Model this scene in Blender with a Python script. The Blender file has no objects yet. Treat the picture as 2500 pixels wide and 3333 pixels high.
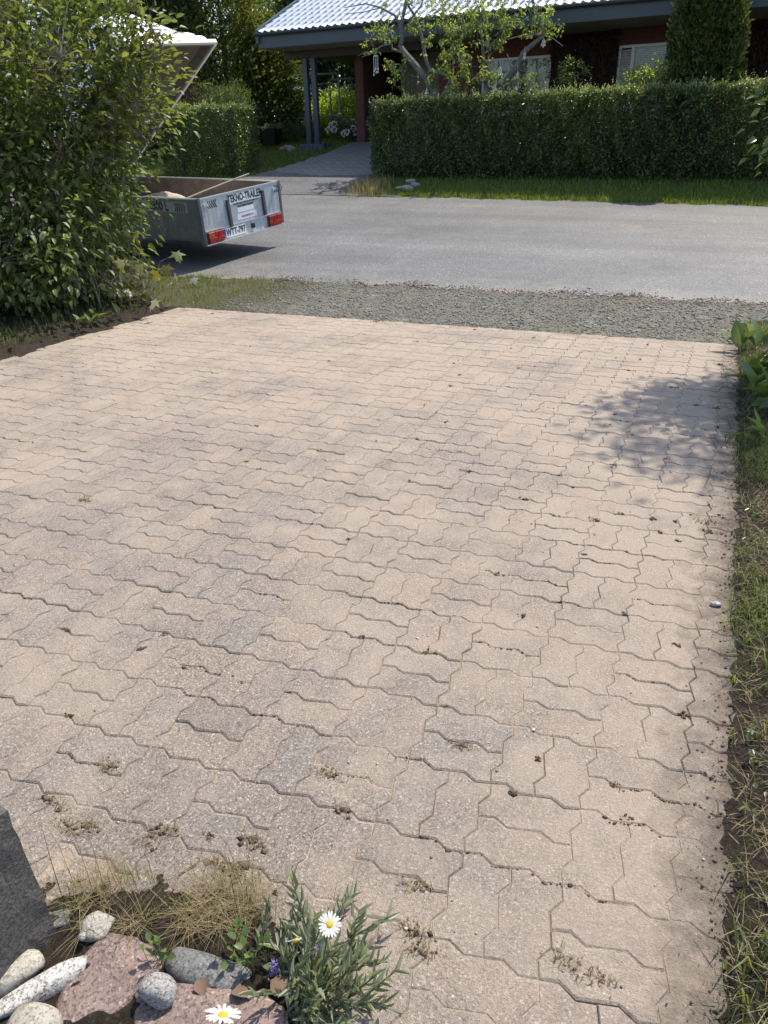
import bpy, math, random
import numpy as np
from mathutils import Matrix, Vector, Euler

random.seed(7)
RNG = np.random.default_rng(11)
SC = bpy.context.scene
COL = SC.collection
rad = math.radians

# ------------------------------------------------------------------ camera
CAM_H = 1.465
PITCH, ROLL, YAW = rad(26.12), rad(1.5), rad(24.0)
cam_d = bpy.data.cameras.new('camera')
cam_d.sensor_fit = 'VERTICAL'
cam_d.sensor_height = 24.0
cam_d.lens = 24.0 * 2430.0 / 3333.0
cam_d.clip_start = 0.02
cam_d.clip_end = 600
cam = bpy.data.objects.new('camera', cam_d)
COL.objects.link(cam)
fw = Vector((-math.sin(YAW) * math.cos(PITCH), math.cos(YAW) * math.cos(PITCH), -math.sin(PITCH)))
rt = Vector((math.cos(YAW), math.sin(YAW), 0))
up = rt.cross(fw)
r2 = rt * math.cos(ROLL) - up * math.sin(ROLL)
u2 = rt * math.sin(ROLL) + up * math.cos(ROLL)
cam.matrix_world = Matrix(((r2.x, u2.x, -fw.x, 0), (r2.y, u2.y, -fw.y, 0), (r2.z, u2.z, -fw.z, CAM_H), (0, 0, 0, 1)))
SC.camera = cam

# ------------------------------------------------------------------ sky and sun
SUN_EL, SUN_AZ = rad(60), rad(22)           # azimuth clockwise from +Y
w = bpy.data.worlds.new('World')
SC.world = w
w.use_nodes = True
nt = w.node_tree
bg = nt.nodes['Background']
sky = nt.nodes.new('ShaderNodeTexSky')
sky.sky_type = 'NISHITA'
sky.sun_disc = False
sky.sun_elevation = SUN_EL
sky.sun_rotation = SUN_AZ
sky.air_density = 1.0
sky.dust_density = 1.2
sky.ozone_density = 1.0
nt.links.new(sky.outputs[0], bg.inputs[0])
bg.inputs[1].default_value = 0.15
sd = bpy.data.lights.new('sun', 'SUN')
sd.energy = 3.8
sd.angle = rad(0.53)
sd.color = (1.0, 0.922, 0.795)
sun = bpy.data.objects.new('sun', sd)
COL.objects.link(sun)
sdir = Vector((math.sin(SUN_AZ) * math.cos(SUN_EL), math.cos(SUN_AZ) * math.cos(SUN_EL), math.sin(SUN_EL)))
sun.rotation_euler = sdir.to_track_quat('Z', 'Y').to_euler()
sun.location = (0, 10, 20)
vs = SC.view_settings
vs.view_transform = 'Standard'
vs.look = 'None'
vs.gamma = 1.0
vs.use_curve_mapping = False
vs.exposure = 0.80

# ------------------------------------------------------------------ helpers
def tag(o, label=None, cat=None, group=None, kind=None):
    if label: o['label'] = label
    if cat: o['category'] = cat
    if group: o['group'] = group
    if kind: o['kind'] = kind
    return o

def empty(name, loc=(0, 0, 0), rot=(0, 0, 0), label=None, cat=None, group=None):
    o = bpy.data.objects.new(name, None)
    o.empty_display_size = 0.1
    COL.objects.link(o)
    o.location = loc
    o.rotation_euler = rot
    return tag(o, label, cat, group)

def link(name, me, parent=None, loc=None, rot=None):
    o = bpy.data.objects.new(name, me)
    COL.objects.link(o)
    if parent is not None: o.parent = parent
    if loc is not None: o.location = loc
    if rot is not None: o.rotation_euler = rot
    return o

def root_loc(p):
    while p.parent is not None: p = p.parent
    return Vector(p.location)

def np_mesh(name, verts, faces_idx, face_len, mat=None, smooth=False, tint=None):
    """verts (N,3), flat loop indices, per-face loop totals"""
    me = bpy.data.meshes.new(name)
    verts = np.asarray(verts, dtype=np.float32)
    li = np.asarray(faces_idx, dtype=np.int32).ravel()
    fl = np.asarray(face_len, dtype=np.int32)
    me.vertices.add(len(verts))
    me.vertices.foreach_set('co', verts.ravel())
    me.loops.add(len(li))
    me.loops.foreach_set('vertex_index', li)
    me.polygons.add(len(fl))
    st = np.zeros(len(fl), dtype=np.int32)
    st[1:] = np.cumsum(fl)[:-1]
    me.polygons.foreach_set('loop_start', st)
    me.polygons.foreach_set('loop_total', fl)
    if smooth:
        me.polygons.foreach_set('use_smooth', np.ones(len(fl), dtype=bool))
    me.update(calc_edges=True)
    if tint is not None:
        a = me.attributes.new('tint', 'FLOAT', 'POINT')
        a.data.foreach_set('value', np.asarray(tint, dtype=np.float32))
    if mat: me.materials.append(mat)
    return me

class MB:
    """collects simple shapes and links them as ONE mesh object"""
    def __init__(self): self.v = []; self.f = []
    def add(self, vs_, fs_):
        b = len(self.v)
        self.v += [tuple(p) for p in vs_]
        self.f += [tuple(i + b for i in q) for q in fs_]
        return self
    def box(self, c, s, rot=None, taper=1.0):
        x, y, z = s[0] / 2, s[1] / 2, s[2] / 2
        t = taper
        p = [(-x, -y, -z), (x, -y, -z), (x, y, -z), (-x, y, -z), (-x * t, -y * t, z), (x * t, -y * t, z), (x * t, y * t, z), (-x * t, y * t, z)]
        if rot is not None:
            m = Euler(rot).to_matrix()
            p = [tuple(m @ Vector(q)) for q in p]
        p = [(q[0] + c[0], q[1] + c[1], q[2] + c[2]) for q in p]
        return self.add(p, [(0, 3, 2, 1), (4, 5, 6, 7), (0, 1, 5, 4), (1, 2, 6, 5), (2, 3, 7, 6), (3, 0, 4, 7)])
    def bbox(self, a, b):
        return self.box([(a[i] + b[i]) / 2 for i in range(3)], [abs(b[i] - a[i]) for i in range(3)])
    def bevbox(self, a, b, e):
        """box with chamfered vertical and top edges"""
        x0, y0, z0 = a; x1, y1, z1 = b
        def ring(i, z):
            return [(x0 + i + e, y0 + i, z), (x1 - i - e, y0 + i, z), (x1 - i, y0 + i + e, z), (x1 - i, y1 - i - e, z),
                    (x1 - i - e, y1 - i, z), (x0 + i + e, y1 - i, z), (x0 + i, y1 - i - e, z), (x0 + i, y0 + i + e, z)]
        v = ring(0, z0) + ring(0, z1 - e) + ring(e, z1)
        f = [tuple(range(7, -1, -1)), tuple(range(16, 24))]
        for k in (0, 8):
            f += [(k + i, k + (i + 1) % 8, k + 8 + (i + 1) % 8, k + 8 + i) for i in range(8)]
        return self.add(v, f)
    def tube(self, pts, rs, n=6, cap=True):
        pts = [Vector(p) for p in pts]
        if not hasattr(rs, '__len__'): rs = [rs] * len(pts)
        b = len(self.v); prev = None
        for i, p in enumerate(pts):
            t = (pts[min(i + 1, len(pts) - 1)] - pts[max(i - 1, 0)])
            if t.length < 1e-9: t = Vector((0, 0, 1))
            t.normalize()
            if prev is None:
                a = Vector((1, 0, 0)) if abs(t.x) < .8 else Vector((0, 1, 0))
            else:
                a = prev
            x = (a - t * a.dot(t))
            if x.length < 1e-6: x = t.orthogonal()
            x.normalize(); prev = x
            y = t.cross(x)
            for k in range(n):
                an = 2 * math.pi * k / n
                self.v.append(tuple(p + (x * math.cos(an) + y * math.sin(an)) * rs[i]))
        for i in range(len(pts) - 1):
            for k in range(n):
                k2 = (k + 1) % n
                self.f.append((b + i * n + k, b + i * n + k2, b + (i + 1) * n + k2, b + (i + 1) * n + k))
        if cap:
            self.f.append(tuple(b + k for k in reversed(range(n))))
            e = b + (len(pts) - 1) * n
            self.f.append(tuple(e + k for k in range(n)))
        return self
    def lathe(self, c, prof, n=16):
        """prof: (radius, z) bottom to top, around vertical axis at c"""
        b = len(self.v)
        for r, z in prof:
            for k in range(n):
                a = 2 * math.pi * k / n
                self.v.append((c[0] + r * math.cos(a), c[1] + r * math.sin(a), c[2] + z))
        for i in range(len(prof) - 1):
            for k in range(n):
                k2 = (k + 1) % n
                self.f.append((b + i * n + k, b + i * n + k2, b + (i + 1) * n + k2, b + (i + 1) * n + k))
        self.f.append(tuple(b + k for k in reversed(range(n))))
        e = b + (len(prof) - 1) * n
        self.f.append(tuple(e + k for k in range(n)))
        return self
    def prism(self, poly, axis, a0, a1):
        """extrude a 2D polygon along axis 0/1/2 from a0 to a1"""
        def P(p, a):
            q = list(p); q.insert(axis, a); return tuple(q)
        n = len(poly)
        v = [P(p, a0) for p in poly] + [P(p, a1) for p in poly]
        f = [tuple(reversed(range(n))), tuple(range(n, 2 * n))]
        f += [(i, (i + 1) % n, n + (i + 1) % n, n + i) for i in range(n)]
        return self.add(v, f)
    def mesh(self, name, mat, smooth=False, off=None):
        me = bpy.data.meshes.new(name)
        v = self.v
        if off is not None: v = [(p[0] - off[0], p[1] - off[1], p[2] - off[2]) for p in v]
        me.from_pydata(v, [], self.f)
        if mat: me.materials.append(mat)
        import bmesh
        bm = bmesh.new(); bm.from_mesh(me)
        bmesh.ops.recalc_face_normals(bm, faces=bm.faces)
        bm.to_mesh(me); bm.free()
        if smooth:
            for p in me.polygons: p.use_smooth = True
            me.set_sharp_from_angle(angle=rad(40))
        return me
    def build(self, name, mat, parent=None, smooth=False, world=True):
        off = root_loc(parent) if (parent is not None and world) else None
        return link(name, self.mesh(name, mat, smooth, off), parent)
    def thing(self, name, mat, label, cat, group=None, smooth=False, origin=None):
        if origin is None:
            a = np.array(self.v); origin = ((a[:, 0].min() + a[:, 0].max()) / 2, (a[:, 1].min() + a[:, 1].max()) / 2, a[:, 2].min())
        o = link(name, self.mesh(name, mat, smooth, origin), None, origin)
        return tag(o, label, cat, group)

# ------------------------------------------------------------------ materials
MATS = {}
def newmat(name):
    m = bpy.data.materials.new(name); m.use_nodes = True
    MATS[name] = m
    return m, m.node_tree.nodes, m.node_tree.links, m.node_tree.nodes['Principled BSDF']

def N(nodes, t, **kw):
    n = nodes.new(t)
    for k, v in kw.items():
        if k.startswith('i_'): n.inputs[k[2:]].default_value = v
        else: setattr(n, k, v)
    return n

def ramp(nodes, links, fac, stops):
    r = nodes.new('ShaderNodeValToRGB')
    el = r.color_ramp.elements
    while len(el) > 2: el.remove(el[-1])
    for i, (p, c) in enumerate(stops):
        e = el[i] if i < 2 else el.new(p)
        e.position = p
        e.color = (*c, 1) if len(c) == 3 else c
    links.new(fac, r.inputs[0])
    return r.outputs[0]

def mixc(nodes, links, fac, a, b, mode='MIX'):
    m = nodes.new('ShaderNodeMix'); m.data_type = 'RGBA'; m.blend_type = mode
    for s, v in ((m.inputs[0], fac), (m.inputs[6], a), (m.inputs[7], b)):
        if isinstance(v, (int, float)): s.default_value = v
        elif isinstance(v, tuple): s.default_value = (*v, 1) if len(v) == 3 else v
        else: links.new(v, s)
    return m.outputs[2]

def noise(nodes, links, scale, detail=4, rough=.6, vec=None, out=0):
    n = nodes.new('ShaderNodeTexNoise')
    n.inputs['Scale'].default_value = scale; n.inputs['Detail'].default_value = detail; n.inputs['Roughness'].default_value = rough
    if vec is not None: links.new(vec, n.inputs['Vector'])
    return n.outputs[out]

def bump(nodes, links, bsdf, h, strength=.5, dist=.01):
    b = nodes.new('ShaderNodeBump'); b.inputs['Strength'].default_value = strength; b.inputs['Distance'].default_value = dist
    links.new(h, b.inputs['Height']); links.new(b.outputs[0], bsdf.inputs['Normal'])
    return b

def wpos(nodes): return nodes.new('ShaderNodeNewGeometry').outputs['Position']
def opos(nodes): return nodes.new('ShaderNodeTexCoord').outputs['Object']

def simple(name, col, rough=.6, metal=0.0, var=.15, scale=20, bumpy=0.0, bscale=120, coord='w', spec=.5):
    m, n, l, b = newmat(name)
    vec = wpos(n) if coord == 'w' else opos(n)
    d = tuple(max(0, c * (1 - var)) for c in col); e = tuple(min(1, c * (1 + var)) for c in col)
    nz = noise(n, l, scale, 5, .65, vec)
    l.new(ramp(n, l, nz, [(.3, d), (.7, e)]), b.inputs['Base Color'])
    b.inputs['Roughness'].default_value = rough; b.inputs['Metallic'].default_value = metal
    b.inputs['Specular IOR Level'].default_value = spec
    if bumpy: bump(n, l, b, noise(n, l, bscale, 4, .6, vec), bumpy, .004)
    return m

def leafmat(name, dark, light, trans=.35, rough=.42, spec=.45, tcol=None):
    m, n, l, b = newmat(name)
    a = N(n, 'ShaderNodeAttribute', attribute_name='tint')
    col = ramp(n, l, a.outputs['Fac'], [(0, dark), (1, light)])
    l.new(col, b.inputs['Base Color'])
    b.inputs['Roughness'].default_value = rough
    b.inputs['Specular IOR Level'].default_value = spec
    t = n.new('ShaderNodeBsdfTranslucent')
    tc = mixc(n, l, 1.0, col, tcol or (1.0, 1.0, .42), 'MULTIPLY')
    l.new(mixc(n, l, 1.0, tc, (1.9, 1.9, 1.9), 'MULTIPLY'), t.inputs['Color'])
    mx = n.new('ShaderNodeMixShader'); mx.inputs[0].default_value = trans
    l.new(b.outputs[0], mx.inputs[1]); l.new(t.outputs[0], mx.inputs[2])
    l.new(mx.outputs[0], n['Material Output'].inputs['Surface'])
    return m

# --- pavers: grey-pink concrete with exposed aggregate, under a patchy film of dry sand
def paver_material():
    m, n, l, b = newmat('paver_concrete')
    P = wpos(n)
    oi = n.new('ShaderNodeObjectInfo').outputs['Random']
    at = N(n, 'ShaderNodeAttribute', attribute_name='tint').outputs['Fac']
    s = N(n, 'ShaderNodeMath', operation='ADD'); l.new(oi, s.inputs[0]); l.new(at, s.inputs[1])
    fr = N(n, 'ShaderNodeMath', operation='FRACT'); l.new(s.outputs[0], fr.inputs[0])
    base = ramp(n, l, fr.outputs[0], [(0, (.242, .217, .193)), (.25, (.285, .248, .216)), (.5, (.268, .246, .224)), (.8, (.310, .262, .222)), (1, (.255, .225, .203))])
    vo = N(n, 'ShaderNodeTexVoronoi', feature='F1'); vo.inputs['Scale'].default_value = 210; l.new(P, vo.inputs['Vector'])
    grains = ramp(n, l, vo.outputs['Color'], [(0, (.32, .30, .29)), (.4, (.82, .81, .80)), (.8, (1.25, 1.2, 1.16)), (1, (2.5, 2.3, 2.1))])
    col = mixc(n, l, .9, base, grains, 'MULTIPLY')
    vo2 = N(n, 'ShaderNodeTexVoronoi', feature='F1'); vo2.inputs['Scale'].default_value = 62; l.new(P, vo2.inputs['Vector'])
    chip = N(n, 'ShaderNodeMath', operation='LESS_THAN'); l.new(vo2.outputs['Distance'], chip.inputs[0]); chip.inputs[1].default_value = .14
    col = mixc(n, l, chip.outputs[0], col, (.52, .47, .42))
    # dark pits
    nz = noise(n, l, 330, 3, .7, P)
    col = mixc(n, l, ramp(n, l, nz, [(.34, (.75, .75, .75)), (.46, (0, 0, 0))]), col, (.10, .08, .07))
    nz2 = noise(n, l, 145, 3, .65, P)
    col = mixc(n, l, ramp(n, l, nz2, [(.33, (.6, .6, .6)), (.43, (0, 0, 0))]), col, (.14, .115, .10))
    # sand film: broad patches, streaks, heavier along the right side
    big = noise(n, l, 1.35, 6, .66, P)
    mid = noise(n, l, 6.5, 4, .6, P)
    fine = noise(n, l, 420, 2, .6, P)
    sx = n.new('ShaderNodeSeparateXYZ'); l.new(P, sx.inputs[0])
    mr = N(n, 'ShaderNodeMapRange'); l.new(sx.outputs[0], mr.inputs[0])
    for k, v in ((1, -.95), (2, .0), (3, 0), (4, .16)): mr.inputs[k].default_value = v
    mv = N(n, 'ShaderNodeMapRange'); l.new(sx.outputs[1], mv.inputs[0])
    for k, v in ((1, .6), (2, 4.5), (3, -.10), (4, .06)): mv.inputs[k].default_value = v
    av = N(n, 'ShaderNodeMath', operation='ADD'); l.new(mr.outputs[0], av.inputs[0]); l.new(mv.outputs[0], av.inputs[1])
    a1 = N(n, 'ShaderNodeMath', operation='MULTIPLY_ADD'); l.new(big, a1.inputs[0]); a1.inputs[1].default_value = .9; l.new(av.outputs[0], a1.inputs[2])
    a2 = N(n, 'ShaderNodeMath', operation='MULTIPLY_ADD'); l.new(mid, a2.inputs[0]); a2.inputs[1].default_value = .45; l.new(a1.outputs[0], a2.inputs[2])
    a3 = N(n, 'ShaderNodeMath', operation='MULTIPLY_ADD'); l.new(fine, a3.inputs[0]); a3.inputs[1].default_value = .35; l.new(a2.outputs[0], a3.inputs[2])
    sm = ramp(n, l, a3.outputs[0], [(.71, (.05, .05, .05)), (.97, (.68, .68, .68))])
    sand = mixc(n, l, noise(n, l, 600, 2, .6, P), (.362, .290, .225), (.53, .437, .347))
    col = mixc(n, l, sm, col, sand)
    # soil trodden and washed onto the stones along the right border
    mr2 = N(n, 'ShaderNodeMapRange'); l.new(sx.outputs[0], mr2.inputs[0])
    for k, v in ((1, -.12), (2, .26), (3, 0), (4, .62)): mr2.inputs[k].default_value = v
    e1 = N(n, 'ShaderNodeMath', operation='MULTIPLY_ADD'); l.new(noise(n, l, 9, 6, .7, P), e1.inputs[0]); e1.inputs[1].default_value = .8; l.new(mr2.outputs[0], e1.inputs[2])
    col = mixc(n, l, ramp(n, l, e1.outputs[0], [(.66, (0, 0, 0)), (.98, (.85, .85, .85))]), col, (.10, .08, .062))
    l.new(col, b.inputs['Base Color'])
    b.inputs['Roughness'].default_value = .88
    b.inputs['Specular IOR Level'].default_value = .25
    h1 = N(n, 'ShaderNodeMath', operation='MULTIPLY_ADD'); l.new(nz, h1.inputs[0]); h1.inputs[1].default_value = .8; l.new(noise(n, l, 130, 4, .7, P), h1.inputs[2])
    bp = bump(n, l, b, h1.outputs[0], 1.0, .007)
    return m
M_PAVER = paver_material()

def sand_material(name, c0, c1, sc=500, bs=.5, dirt=False):
    m, n, l, b = newmat(name)
    P = wpos(n)
    c = mixc(n, l, noise(n, l, sc, 3, .7, P), c0, c1)
    c = mixc(n, l, ramp(n, l, noise(n, l, 8, 4, .6, P), [(.35, (0, 0, 0)), (.7, (.55, .55, .55))]), c, tuple(x * .6 for x in c0))
    if dirt:
        sx = n.new('ShaderNodeSeparateXYZ'); l.new(P, sx.inputs[0])
        mr2 = N(n, 'ShaderNodeMapRange'); l.new(sx.outputs[0], mr2.inputs[0])
        for k, v in ((1, -.12), (2, .26), (3, 0), (4, .62)): mr2.inputs[k].default_value = v
        e1 = N(n, 'ShaderNodeMath', operation='MULTIPLY_ADD'); l.new(noise(n, l, 9, 6, .7, P), e1.inputs[0]); e1.inputs[1].default_value = .8; l.new(mr2.outputs[0], e1.inputs[2])
        c = mixc(n, l, ramp(n, l, e1.outputs[0], [(.66, (0, 0, 0)), (.98, (.9, .9, .9))]), c, (.09, .072, .056))
        vo = N(n, 'ShaderNodeTexVoronoi', feature='F1'); vo.inputs['Scale'].default_value = 230; l.new(P, vo.inputs['Vector'])
        c = mixc(n, l, .45, c, ramp(n, l, vo.outputs['Color'], [(0, (.45, .43, .41)), (.5, (1, 1, 1)), (1, (1.6, 1.5, 1.4))]), 'MULTIPLY')
    l.new(c, b.inputs['Base Color']); b.inputs['Roughness'].default_value = .95; b.inputs['Specular IOR Level'].default_value = .15
    bump(n, l, b, noise(n, l, 160, 4, .7, P), bs, .006)
    return m
M_SAND = sand_material('joint_sand', (.265, .215, .168), (.42, .345, .275), 420, .9, True)
M_HEAP = sand_material('sand_load', (.42, .33, .25), (.58, .47, .37), 200, .8)

def asphalt_material():
    m, n, l, b = newmat('asphalt')
    P = wpos(n)
    vo = N(n, 'ShaderNodeTexVoronoi', feature='F1'); vo.inputs['Scale'].default_value = 75; l.new(P, vo.inputs['Vector'])
    c = ramp(n, l, vo.outputs['Color'], [(0, (.045, .045, .045)), (.5, (.11, .11, .11)), (.85, (.165, .165, .163)), (1, (.46, .46, .45))])
    c = mixc(n, l, ramp(n, l, noise(n, l, 260, 2, .7, P), [(.3, (.5, .5, .5)), (.55, (0, 0, 0))]), c, (.05, .05, .055))
    pt = noise(n, l, .8, 5, .6, P)
    c = mixc(n, l, 1.0, c, ramp(n, l, pt, [(.3, (.78, .78, .78)), (.7, (1.15, 1.15, 1.14))]), 'MULTIPLY')
    ls = N(n, 'ShaderNodeMapping'); ls.inputs['Scale'].default_value = (.12, 1.5, 1); l.new(P, ls.inputs[0])
    c = mixc(n, l, 1.0, c, ramp(n, l, noise(n, l, 1.0, 4, .6, ls.outputs[0]), [(.35, (.80, .80, .80)), (.65, (1.16, 1.16, 1.15))]), 'MULTIPLY')
    # sand washed onto the near edge and a few patches
    sx = n.new('ShaderNodeSeparateXYZ'); l.new(P, sx.inputs[0])
    mr = N(n, 'ShaderNodeMapRange'); l.new(sx.outputs[1], mr.inputs[0])
    for k, v in ((1, 8.15), (2, 8.9), (3, .34), (4, .0)): mr.inputs[k].default_value = v
    a = N(n, 'ShaderNodeMath', operation='MULTIPLY_ADD'); l.new(noise(n, l, 2.2, 5, .65, P), a.inputs[0]); a.inputs[1].default_value = .9; l.new(mr.outputs[0], a.inputs[2])
    a2 = N(n, 'ShaderNodeMath', operation='MULTIPLY_ADD'); l.new(noise(n, l, 180, 3, .7, P), a2.inputs[0]); a2.inputs[1].default_value = .4; l.new(a.outputs[0], a2.inputs[2])
    sm = ramp(n, l, a2.outputs[0], [(.72, (0, 0, 0)), (1.0, (.8, .8, .8))])
    c = mixc(n, l, ramp(n, l, noise(n, l, .55, 6, .62, P), [(.60, (0, 0, 0)), (.72, (.35, .35, .35))]), c, (.20, .17, .14))
    c = mixc(n, l, sm, c, mixc(n, l, noise(n, l, 300, 2, .6, P), (.13, .112, .095), (.24, .215, .19)))
    l.new(c, b.inputs['Base Color']); b.inputs['Roughness'].default_value = .62; b.inputs['Specular IOR Level'].default_value = .5
    bump(n, l, b, vo.outputs['Distance'], .8, .006)
    return m
M_ASPH = asphalt_material()

def gravel_material():
    m, n, l, b = newmat('crushed_gravel')
    P = wpos(n)
    vo = N(n, 'ShaderNodeTexVoronoi', feature='F1'); vo.inputs['Scale'].default_value = 105; l.new(P, vo.inputs['Vector'])
    c = ramp(n, l, vo.outputs['Color'], [(0, (.08, .073, .055)), (.5, (.145, .135, .105)), (1, (.25, .235, .19))])
    pt = N(n, 'ShaderNodeMapping'); pt.inputs['Scale'].default_value = (2.2, 6.0, 1); l.new(P, pt.inputs[0])
    c = mixc(n, l, ramp(n, l, noise(n, l, 1.6, 3, .55, pt.outputs[0]), [(.56, (0, 0, 0)), (.68, (.6, .6, .6))]), c, (.27, .262, .225))
    sx = n.new('ShaderNodeSeparateXYZ'); l.new(P, sx.inputs[0])
    mr = N(n, 'ShaderNodeMapRange'); l.new(sx.outputs[1], mr.inputs[0])
    for k, v in ((1, 7.75), (2, 8.5), (3, .0), (4, .6)): mr.inputs[k].default_value = v
    a = N(n, 'ShaderNodeMath', operation='MULTIPLY_ADD'); l.new(noise(n, l, 1.7, 5, .65, P), a.inputs[0]); a.inputs[1].default_value = .9; l.new(mr.outputs[0], a.inputs[2])
    c = mixc(n, l, ramp(n, l, a.outputs[0], [(.62, (0, 0, 0)), (.95, (.85, .85, .85))]), c, mixc(n, l, noise(n, l, 70, 4, .7, P), (.10, .075, .055), (.24, .18, .14)))
    # turf and trodden earth take over towards the left
    mt = N(n, 'ShaderNodeMapRange'); l.new(sx.outputs[0], mt.inputs[0])
    for k, v in ((1, -5.6), (2, -3.1), (3, .75), (4, -.1)): mt.inputs[k].default_value = v
    a_ = N(n, 'ShaderNodeMath', operation='MULTIPLY_ADD'); l.new(noise(n, l, 3.2, 7, .72, P), a_.inputs[0]); a_.inputs[1].default_value = .75; l.new(mt.outputs[0], a_.inputs[2])
    turf = ramp(n, l, noise(n, l, 30, 6, .75, P), [(.3, (.045, .038, .024)), (.55, (.085, .078, .040)), (.75, (.14, .115, .075))])
    c = mixc(n, l, ramp(n, l, a_.outputs[0], [(.60, (0, 0, 0)), (.82, (1, 1, 1))]), c, turf)
    l.new(c, b.inputs['Base Color']); b.inputs['Roughness'].default_value = .9; b.inputs['Specular IOR Level'].default_value = .25
    bump(n, l, b, vo.outputs['Distance'], 1.0, .012)
    return m
M_GRAV = gravel_material()

def soil_material(name, c0, c1, litter):
    m, n, l, b = newmat(name)
    P = wpos(n)
    c = ramp(n, l, noise(n, l, 35, 6, .75, P), [(.3, c0), (.7, c1)])
    c = mixc(n, l, ramp(n, l, noise(n, l, 110, 3, .7, P), [(.56, (0, 0, 0)), (.66, (.6, .6, .6))]), c, litter)
    l.new(c, b.inputs['Base Color']); b.inputs['Roughness'].default_value = .95; b.inputs['Specular IOR Level'].default_value = .15
    bump(n, l, b, noise(n, l, 55, 6, .75, P), 1.0, .03)
    return m
M_SOIL = soil_material('dark_soil', (.022, .018, .013), (.066, .052, .038), (.13, .105, .07))
M_LAWN = soil_material('lawn_ground', (.03, .05, .015), (.075, .115, .03), (.13, .15, .05))
M_TURF = soil_material('worn_turf', (.06, .06, .028), (.13, .12, .06), (.20, .17, .11))

def path_material():
    m, n, l, b = newmat('path_pavers')
    P = wpos(n)
    mp = N(n, 'ShaderNodeMapping'); mp.inputs['Scale'].default_value = (1, 1, 1); l.new(P, mp.inputs[0])
    br = n.new('ShaderNodeTexBrick'); l.new(mp.outputs[0], br.inputs['Vector'])
    br.inputs['Color1'].default_value = (.25, .235, .22, 1); br.inputs['Color2'].default_value = (.20, .19, .178, 1); br.inputs['Mortar'].default_value = (.07, .06, .05, 1)
    br.inputs['Scale'].default_value = 1; br.inputs['Mortar Size'].default_value = .008
    br.inputs['Brick Width'].default_value = .225; br.inputs['Row Height'].default_value = .1125
    c = mixc(n, l, ramp(n, l, noise(n, l, 1.3, 5, .6, P), [(.45, (0, 0, 0)), (.7, (.6, .6, .6))]), br.outputs[0], (.25, .19, .12))
    l.new(c, b.inputs['Base Color']); b.inputs['Roughness'].default_value = .85
    bump(n, l, b, br.outputs['Fac'], -.6, .006)
    return m
M_PATH = path_material()

# ------------------------------------------------------------------ terrain height
def road_far_z(u): return min(.80, max(.28, .39 - .022 * (u - .55)))
def zg(u, v):
    """driveway level is 0; the road climbs to the far side and the plot opposite stands higher"""
    zr = road_far_z(u)
    if v < 6.3: return -.035
    if v < 8.3: return -.035 + .030 * (v - 6.3) / 2.0
    if v < 15: return -.005 + (zr + .005) * (v - 8.3) / 6.7
    if v < 18: return zr + (1.30 - zr) * (v - 15) / 3.0
    if v < 19.5: return 1.30 + .25 * (v - 18) / 1.5
    if v < 22: return 1.55 + .10 * (v - 19.5) / 2.5
    return 1.65
ZG = np.vectorize(zg)

def sheet(name, xs, ys, zf, mat, keep=None, kind='structure', parent=None, smooth=True):
    xs = np.asarray(xs); ys = np.asarray(ys)
    X, Y = np.meshgrid(xs, ys)
    Z = zf(X, Y)
    V = np.stack([X.ravel(), Y.ravel(), Z.ravel()], 1)
    nx, ny = len(xs), len(ys)
    i = np.arange(nx - 1)[None, :] + nx * np.arange(ny - 1)[:, None]
    F = np.stack([i, i + 1, i + nx + 1, i + nx], -1).reshape(-1, 4)
    if keep is not None:
        cxx = (X[:-1, :-1] + X[1:, 1:]).ravel() / 2; cyy = (Y[:-1, :-1] + Y[1:, 1:]).ravel() / 2
        F = F[keep(cxx, cyy)]
    used = np.unique(F); rem = -np.ones(len(V), int); rem[used] = np.arange(len(used))
    me = np_mesh(name, V[used], rem[F], np.full(len(F), 4), mat, smooth)
    o = link(name, me, parent)
    if kind: o['kind'] = kind
    return o

def in_poly(poly):
    P = np.array(poly)
    def f(x, y):
        r = np.zeros(len(x), bool); j = len(P) - 1
        for i in range(len(P)):
            c = ((P[i, 1] > y) != (P[j, 1] > y)) & (x < (P[j, 0] - P[i, 0]) * (y - P[i, 1]) / (P[j, 1] - P[i, 1] + 1e-12) + P[i, 0])
            r ^= c; j = i
        return r
    return f

def wob(x, y, s=1.0, a=.05, seed=0):
    return a * (np.sin(x * 3.1 * s + seed) * np.cos(y * 2.3 * s + 1.7 * seed) + .5 * np.sin(x * 7.7 * s + 2 * y * s + seed) + .35 * np.sin(y * 13.1 * s - x * 9.3 * s + seed * 3))

# ------------------------------------------------------------------ foliage helpers
def unit(a):
    return a / np.maximum(np.linalg.norm(a, axis=1, keepdims=True), 1e-9)

def rdirs(n, rng=RNG):
    return unit(rng.normal(size=(n, 3)))

def frames(d, rng=RNG, flat=0.0):
    """orthonormal frames with x along d; flat>0 turns leaf faces upwards"""
    d = unit(d)
    r = rdirs(len(d), rng)
    r[:, 2] += flat * 3
    n_ = unit(r - d * np.sum(r * d, 1, keepdims=True))
    s_ = np.cross(n_, d)
    return d, s_, n_

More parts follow.
